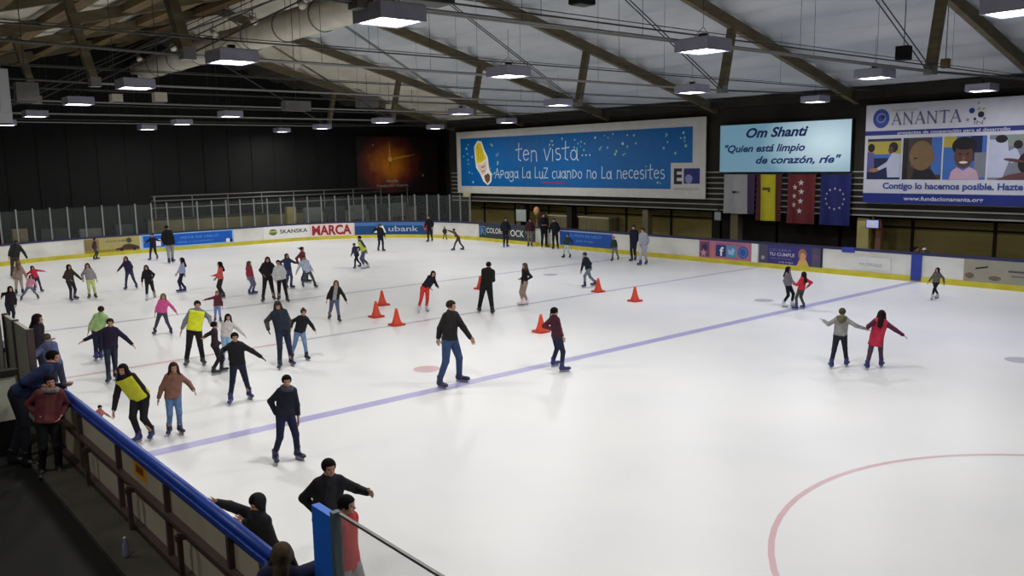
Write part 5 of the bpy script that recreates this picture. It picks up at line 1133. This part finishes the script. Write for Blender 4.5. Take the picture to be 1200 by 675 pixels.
# left field, second row
p('person in a beige grey coat right in front of the man with spread arms', (21, 306), (19.5, 345.5), (27, 345), (15.5, 326), (31.5, 327), 180, (150, 132, 122), (170, 156, 140), hair=(120, 92, 76), style='long', boot=NVY, garb='coat', hem=-.06)
p('girl in red stretching one arm to the right at the far left', (37.5, 311.5), (41, 341.5), (48.5, 342), (31, 325), (54, 318), 20, (190, 50, 74), (48, 50, 84), hair=(50, 30, 30), style='long')
p('small girl in pink and white with feet wide apart at the far left', (36, 322), (25.5, 352.5), (44.5, 350.5), (31, 338), (43, 337), 0, (206, 140, 160), (100, 108, 132), hair=(60, 36, 36), style='long', boot=JDK)
p('dark-haired child behind the hoop rail at the left edge', (11.7, 335.5), (9.5, 381), (16, 381), (2, 348), (18.5, 357), 20, (34, 28, 36), (34, 34, 46), hair=BH, style='long')
p('person in dark olive bending forward, holding hands with a girl in grey', (80.5, 310), (83.5, 353), (88, 351), (81, 328), (96, 328), 30, (54, 48, 44), (40, 38, 44), hair=BH, style='long', bend=.1, garb='jacket', hem=.03)
p('girl in a grey jacket and pale green trousers, holding hands with a bending person', (102, 308.5), (105, 350), (112, 349.5), (97.5, 327), (114, 329.5), 0, (142, 138, 142), (186, 196, 130), hair=(50, 36, 34), style='long', boot=(60, 50, 60))
p('girl in a purple patterned top with one arm out, beside the white-skated skater in black', (147, 300.6), (148, 339.5), (160, 338), (138, 317.5), (154, 318), -10, (48, 36, 70), (52, 56, 84), hair=(60, 40, 36), style='long')
p('skater in close-fitting black with white skates on the left', (171, 310.7), (172.5, 352), (181, 348), (166.3, 335), (179, 326), 0, (28, 26, 30), (28, 28, 32), hair=(44, 36, 30), style='long', boot=WHT, garb='top')
p('girl in a pale blue top and navy trousers facing left', (212.5, 302), (212, 342.6), (217, 341.8), (206.5, 322.5), (216.5, 322), -80, (160, 170, 200), (34, 34, 64), hair=(34, 28, 30), style='long', boot=BLU, garb='sweater')
p('girl in a coral red jacket reaching forward to the left', (256.8, 306.8), (258.5, 348), (262.5, 349.5), (250.5, 323), (252.5, 327), -80, (210, 88, 88), (40, 40, 44), hair=BH, style='long')
p('girl in a pink jacket with light hair and arms held low', (191, 344), (182, 392), (200.5, 392), (180.5, 372), (207.5, 367), -10, (204, 84, 142), (66, 66, 84), hair=(112, 92, 62), style='long', boot=NVY)
p('long-haired girl in a dark red jacket and jeans facing right', (292, 306), (292.5, 345.4), (297, 344.6), (290, 326), (297, 325), 60, (150, 50, 66), (104, 110, 140), hair=(96, 60, 48), style='long', boot=BLU)
p('slim person in a black hooded top left of the girl in white', (313.3, 301.1), (308.7, 354), (321, 351.5), (308.5, 322), (319.5, 320), 0, (30, 28, 34), (30, 28, 30), hair=BH, style='long', boot=BLK)
p('girl in a white top and black trousers in the middle of the left field', (325.8, 305), (327.3, 352), (336.7, 354), (322.5, 329), (332, 326), 0, (196, 196, 198), (26, 24, 28), hair=(44, 36, 34), style='short', boot=BLK)
p('long-haired girl in dark blue reaching to the right behind the girl in white', (335.9, 297.2), (335.9, 337.7), (341.5, 337.7), (331.5, 312), (349.5, 308), 30, (50, 58, 92), (70, 74, 110), hair=(62, 50, 42), style='long', boot=NVY)
p('girl in dark red with flying hair behind the child in a white skirted top', (354, 289.4), (354.5, 331), (360, 331), (349, 308), (360, 306), 60, (118, 48, 60), (60, 50, 60), hair=(44, 30, 30), style='flow', boot=NVY)
p('child in a white and pale blue top leaning with legs apart', (355.5, 300), (355.3, 337), (369.3, 336.9), (345, 324), (366, 316), 20, (184, 194, 220), (72, 86, 90), hair=(62, 44, 40), style='short', hem=.05)
p('long-haired girl in a black jacket open over grey, in jeans, left of the cones', (393.7, 328.6), (386.7, 374), (397.5, 377.6), (381.3, 356), (406.9, 355), 0, (34, 28, 28), (84, 92, 116), hair=(92, 74, 58), style='long', under=(150, 146, 148), boot=(40, 36, 50))
# left field, front rows
p('boy in a light green jacket seen from behind, behind the boy with open arms', (118, 358.8), (113.3, 422.5), (118.8, 421.8), (101.5, 394), (128, 386), 180, (156, 186, 126), (34, 36, 60), hair=(44, 32, 28), style='short', boot=BLU)
p('boy in navy with both arms wide open on the left', (128.6, 373.5), (128, 448.5), (136, 444.5), (95, 400.5), (157.7, 406), 0, (34, 28, 50), (40, 42, 62), hair=(50, 38, 36), style='short')
p('instructor in a bright yellow vest with grey sleeves and black trousers', (231, 352.6), (219.4, 428.8), (238, 427), (211, 391), (246.7, 378), 0, (120, 122, 128), (30, 30, 34), hair=(22, 20, 26), style='short', garb='vest', extra=(220, 226, 36), sleeve=(128, 130, 136), boot=(56, 60, 66), legw=1.05)
p('child in maroon and jeans pointing left behind the instructor in yellow', (254.4, 340.9), (252.5, 377), (258.5, 378), (237.5, 352), (261.4, 363), 0, (92, 40, 52), (112, 132, 176), hair=(120, 80, 60), style='short')
p('side-on person in dark maroon with black trousers, next to the instructor in yellow', (251.3, 377), (250.7, 439.4), (260, 437), (238.5, 396), (258, 402), 100, (52, 36, 44), (26, 26, 34), hair=BH, style='short', boot=BLK, bend=.04)
p('girl in a white jacket with long black hair behind a boy with an outstretched arm', (267, 368), (262, 425), (270, 425), (262, 398), (285.6, 392), 10, (196, 192, 190), (140, 176, 206), hair=BH, style='long')
p('boy in a black jacket with one arm stretched down to the right', (274.7, 390), (270.7, 473.3), (292.2, 466.7), (258, 415), (308.9, 420), 5, (30, 30, 34), (30, 36, 54), hair=BH, style='short', boot=BLU, glove=(30, 30, 34))
p('tall woman in a dark padded vest looking down, holding a child by the hand', (325.2, 353.3), (328.3, 432), (341.6, 428), (314.3, 386), (337.7, 387), 5, (36, 42, 56), (36, 42, 66), hair=(50, 44, 32), style='long', sleeve=(66, 66, 60), garb='jacket', tilt=.35, glove=(26, 26, 30))
p('child in a black jacket and light jeans held by the woman in the padded vest', (355.5, 362), (342.8, 420.5), (359.4, 421.9), (341, 384), (368.8, 387), 10, (28, 28, 34), (110, 134, 172), hair=(50, 42, 38), style='bun', boot=NVY)
p('girl in a brown jacket and jeans close to the near boards', (203, 425), (199, 509), (211.3, 507.9), (185.6, 467.5), (226.8, 457), 5, (130, 92, 80), (94, 124, 166), hair=(58, 36, 32), style='long', boot=(44, 40, 76), hem=.03)
p('guard in a yellow vest, long black hair, bending to a child at the near boards', (143, 427), (163, 518.3), (178, 514), (132.4, 487), (176, 474), -25, (34, 26, 36), (26, 26, 32), hair=(22, 20, 24), style='long', garb='vest', extra=(208, 208, 44), sleeve=(34, 26, 34), bend=.12, boot=BLU, S=1.44)
p('small child in pink at the near boards holding the guard by the hand', (117, 475), (114, 513), (119, 512), (112, 492), (130, 489), 20, (196, 120, 130), (60, 50, 70), hair=BH, style='short')
# outside and along the left end of the near boards
p('man in a maroon hooded top standing in the dark walkway', (58, 440), (50, 557.3), (70, 554.7), (44, 487), (71, 487), 10, (96, 46, 50), (24, 24, 28), hair=BH, style='short', skates=False, boot=(50, 48, 48), extra='hood', hz=(116, 108, 104), under=(110, 60, 60), group='people standing outside the rink')
p('man in a dark blue jacket leaning on the boards behind the man in maroon', (62.5, 411), (2.2, 14.75), (2.33, 14.45), (44, 452), (74, 452), 60, (34, 44, 76), (28, 28, 36), hair=BH, style='short', skates=False, boot=BLK, world=True, bend=.1, S=1.66, group='people standing outside the rink')
p('long-haired girl in dark clothes at the left boards looking towards the ice', (44.3, 368), (3.42, 19.3), (3.55, 19.0), (52, 400), (57, 398), 70, (30, 24, 34), (36, 36, 56), hair=(34, 26, 30), style='long', world=True)
p('person in a blue-grey jacket low beside the long-haired girl at the left boards', (55, 391), (3.5, 17.9), (3.62, 17.75), (50, 408), (62, 407), 150, (92, 98, 140), (50, 50, 70), hair=(70, 62, 60), style='short', world=True, bend=.08, S=1.15)
# behind the right boards
p('dark-haired person behind the right boards beside the blue upright pad', (1074, 289), (30.85, 13.6), (30.95, 13.5), None, None, 60, (34, 32, 40), JDK, hair=(16, 14, 16), world=True, skates=False, boot=BLK, group='people standing outside the rink')
p('person in a white cap behind the right boards beside the dark-haired one', (1083, 291), (31.4, 13.38), (31.55, 13.28), None, None, -30, (46, 48, 70), JDK, hair=(60, 50, 50), world=True, skates=False, boot=BLK, extra='beanie', hz=(190, 190, 196), group='people standing outside the rink')
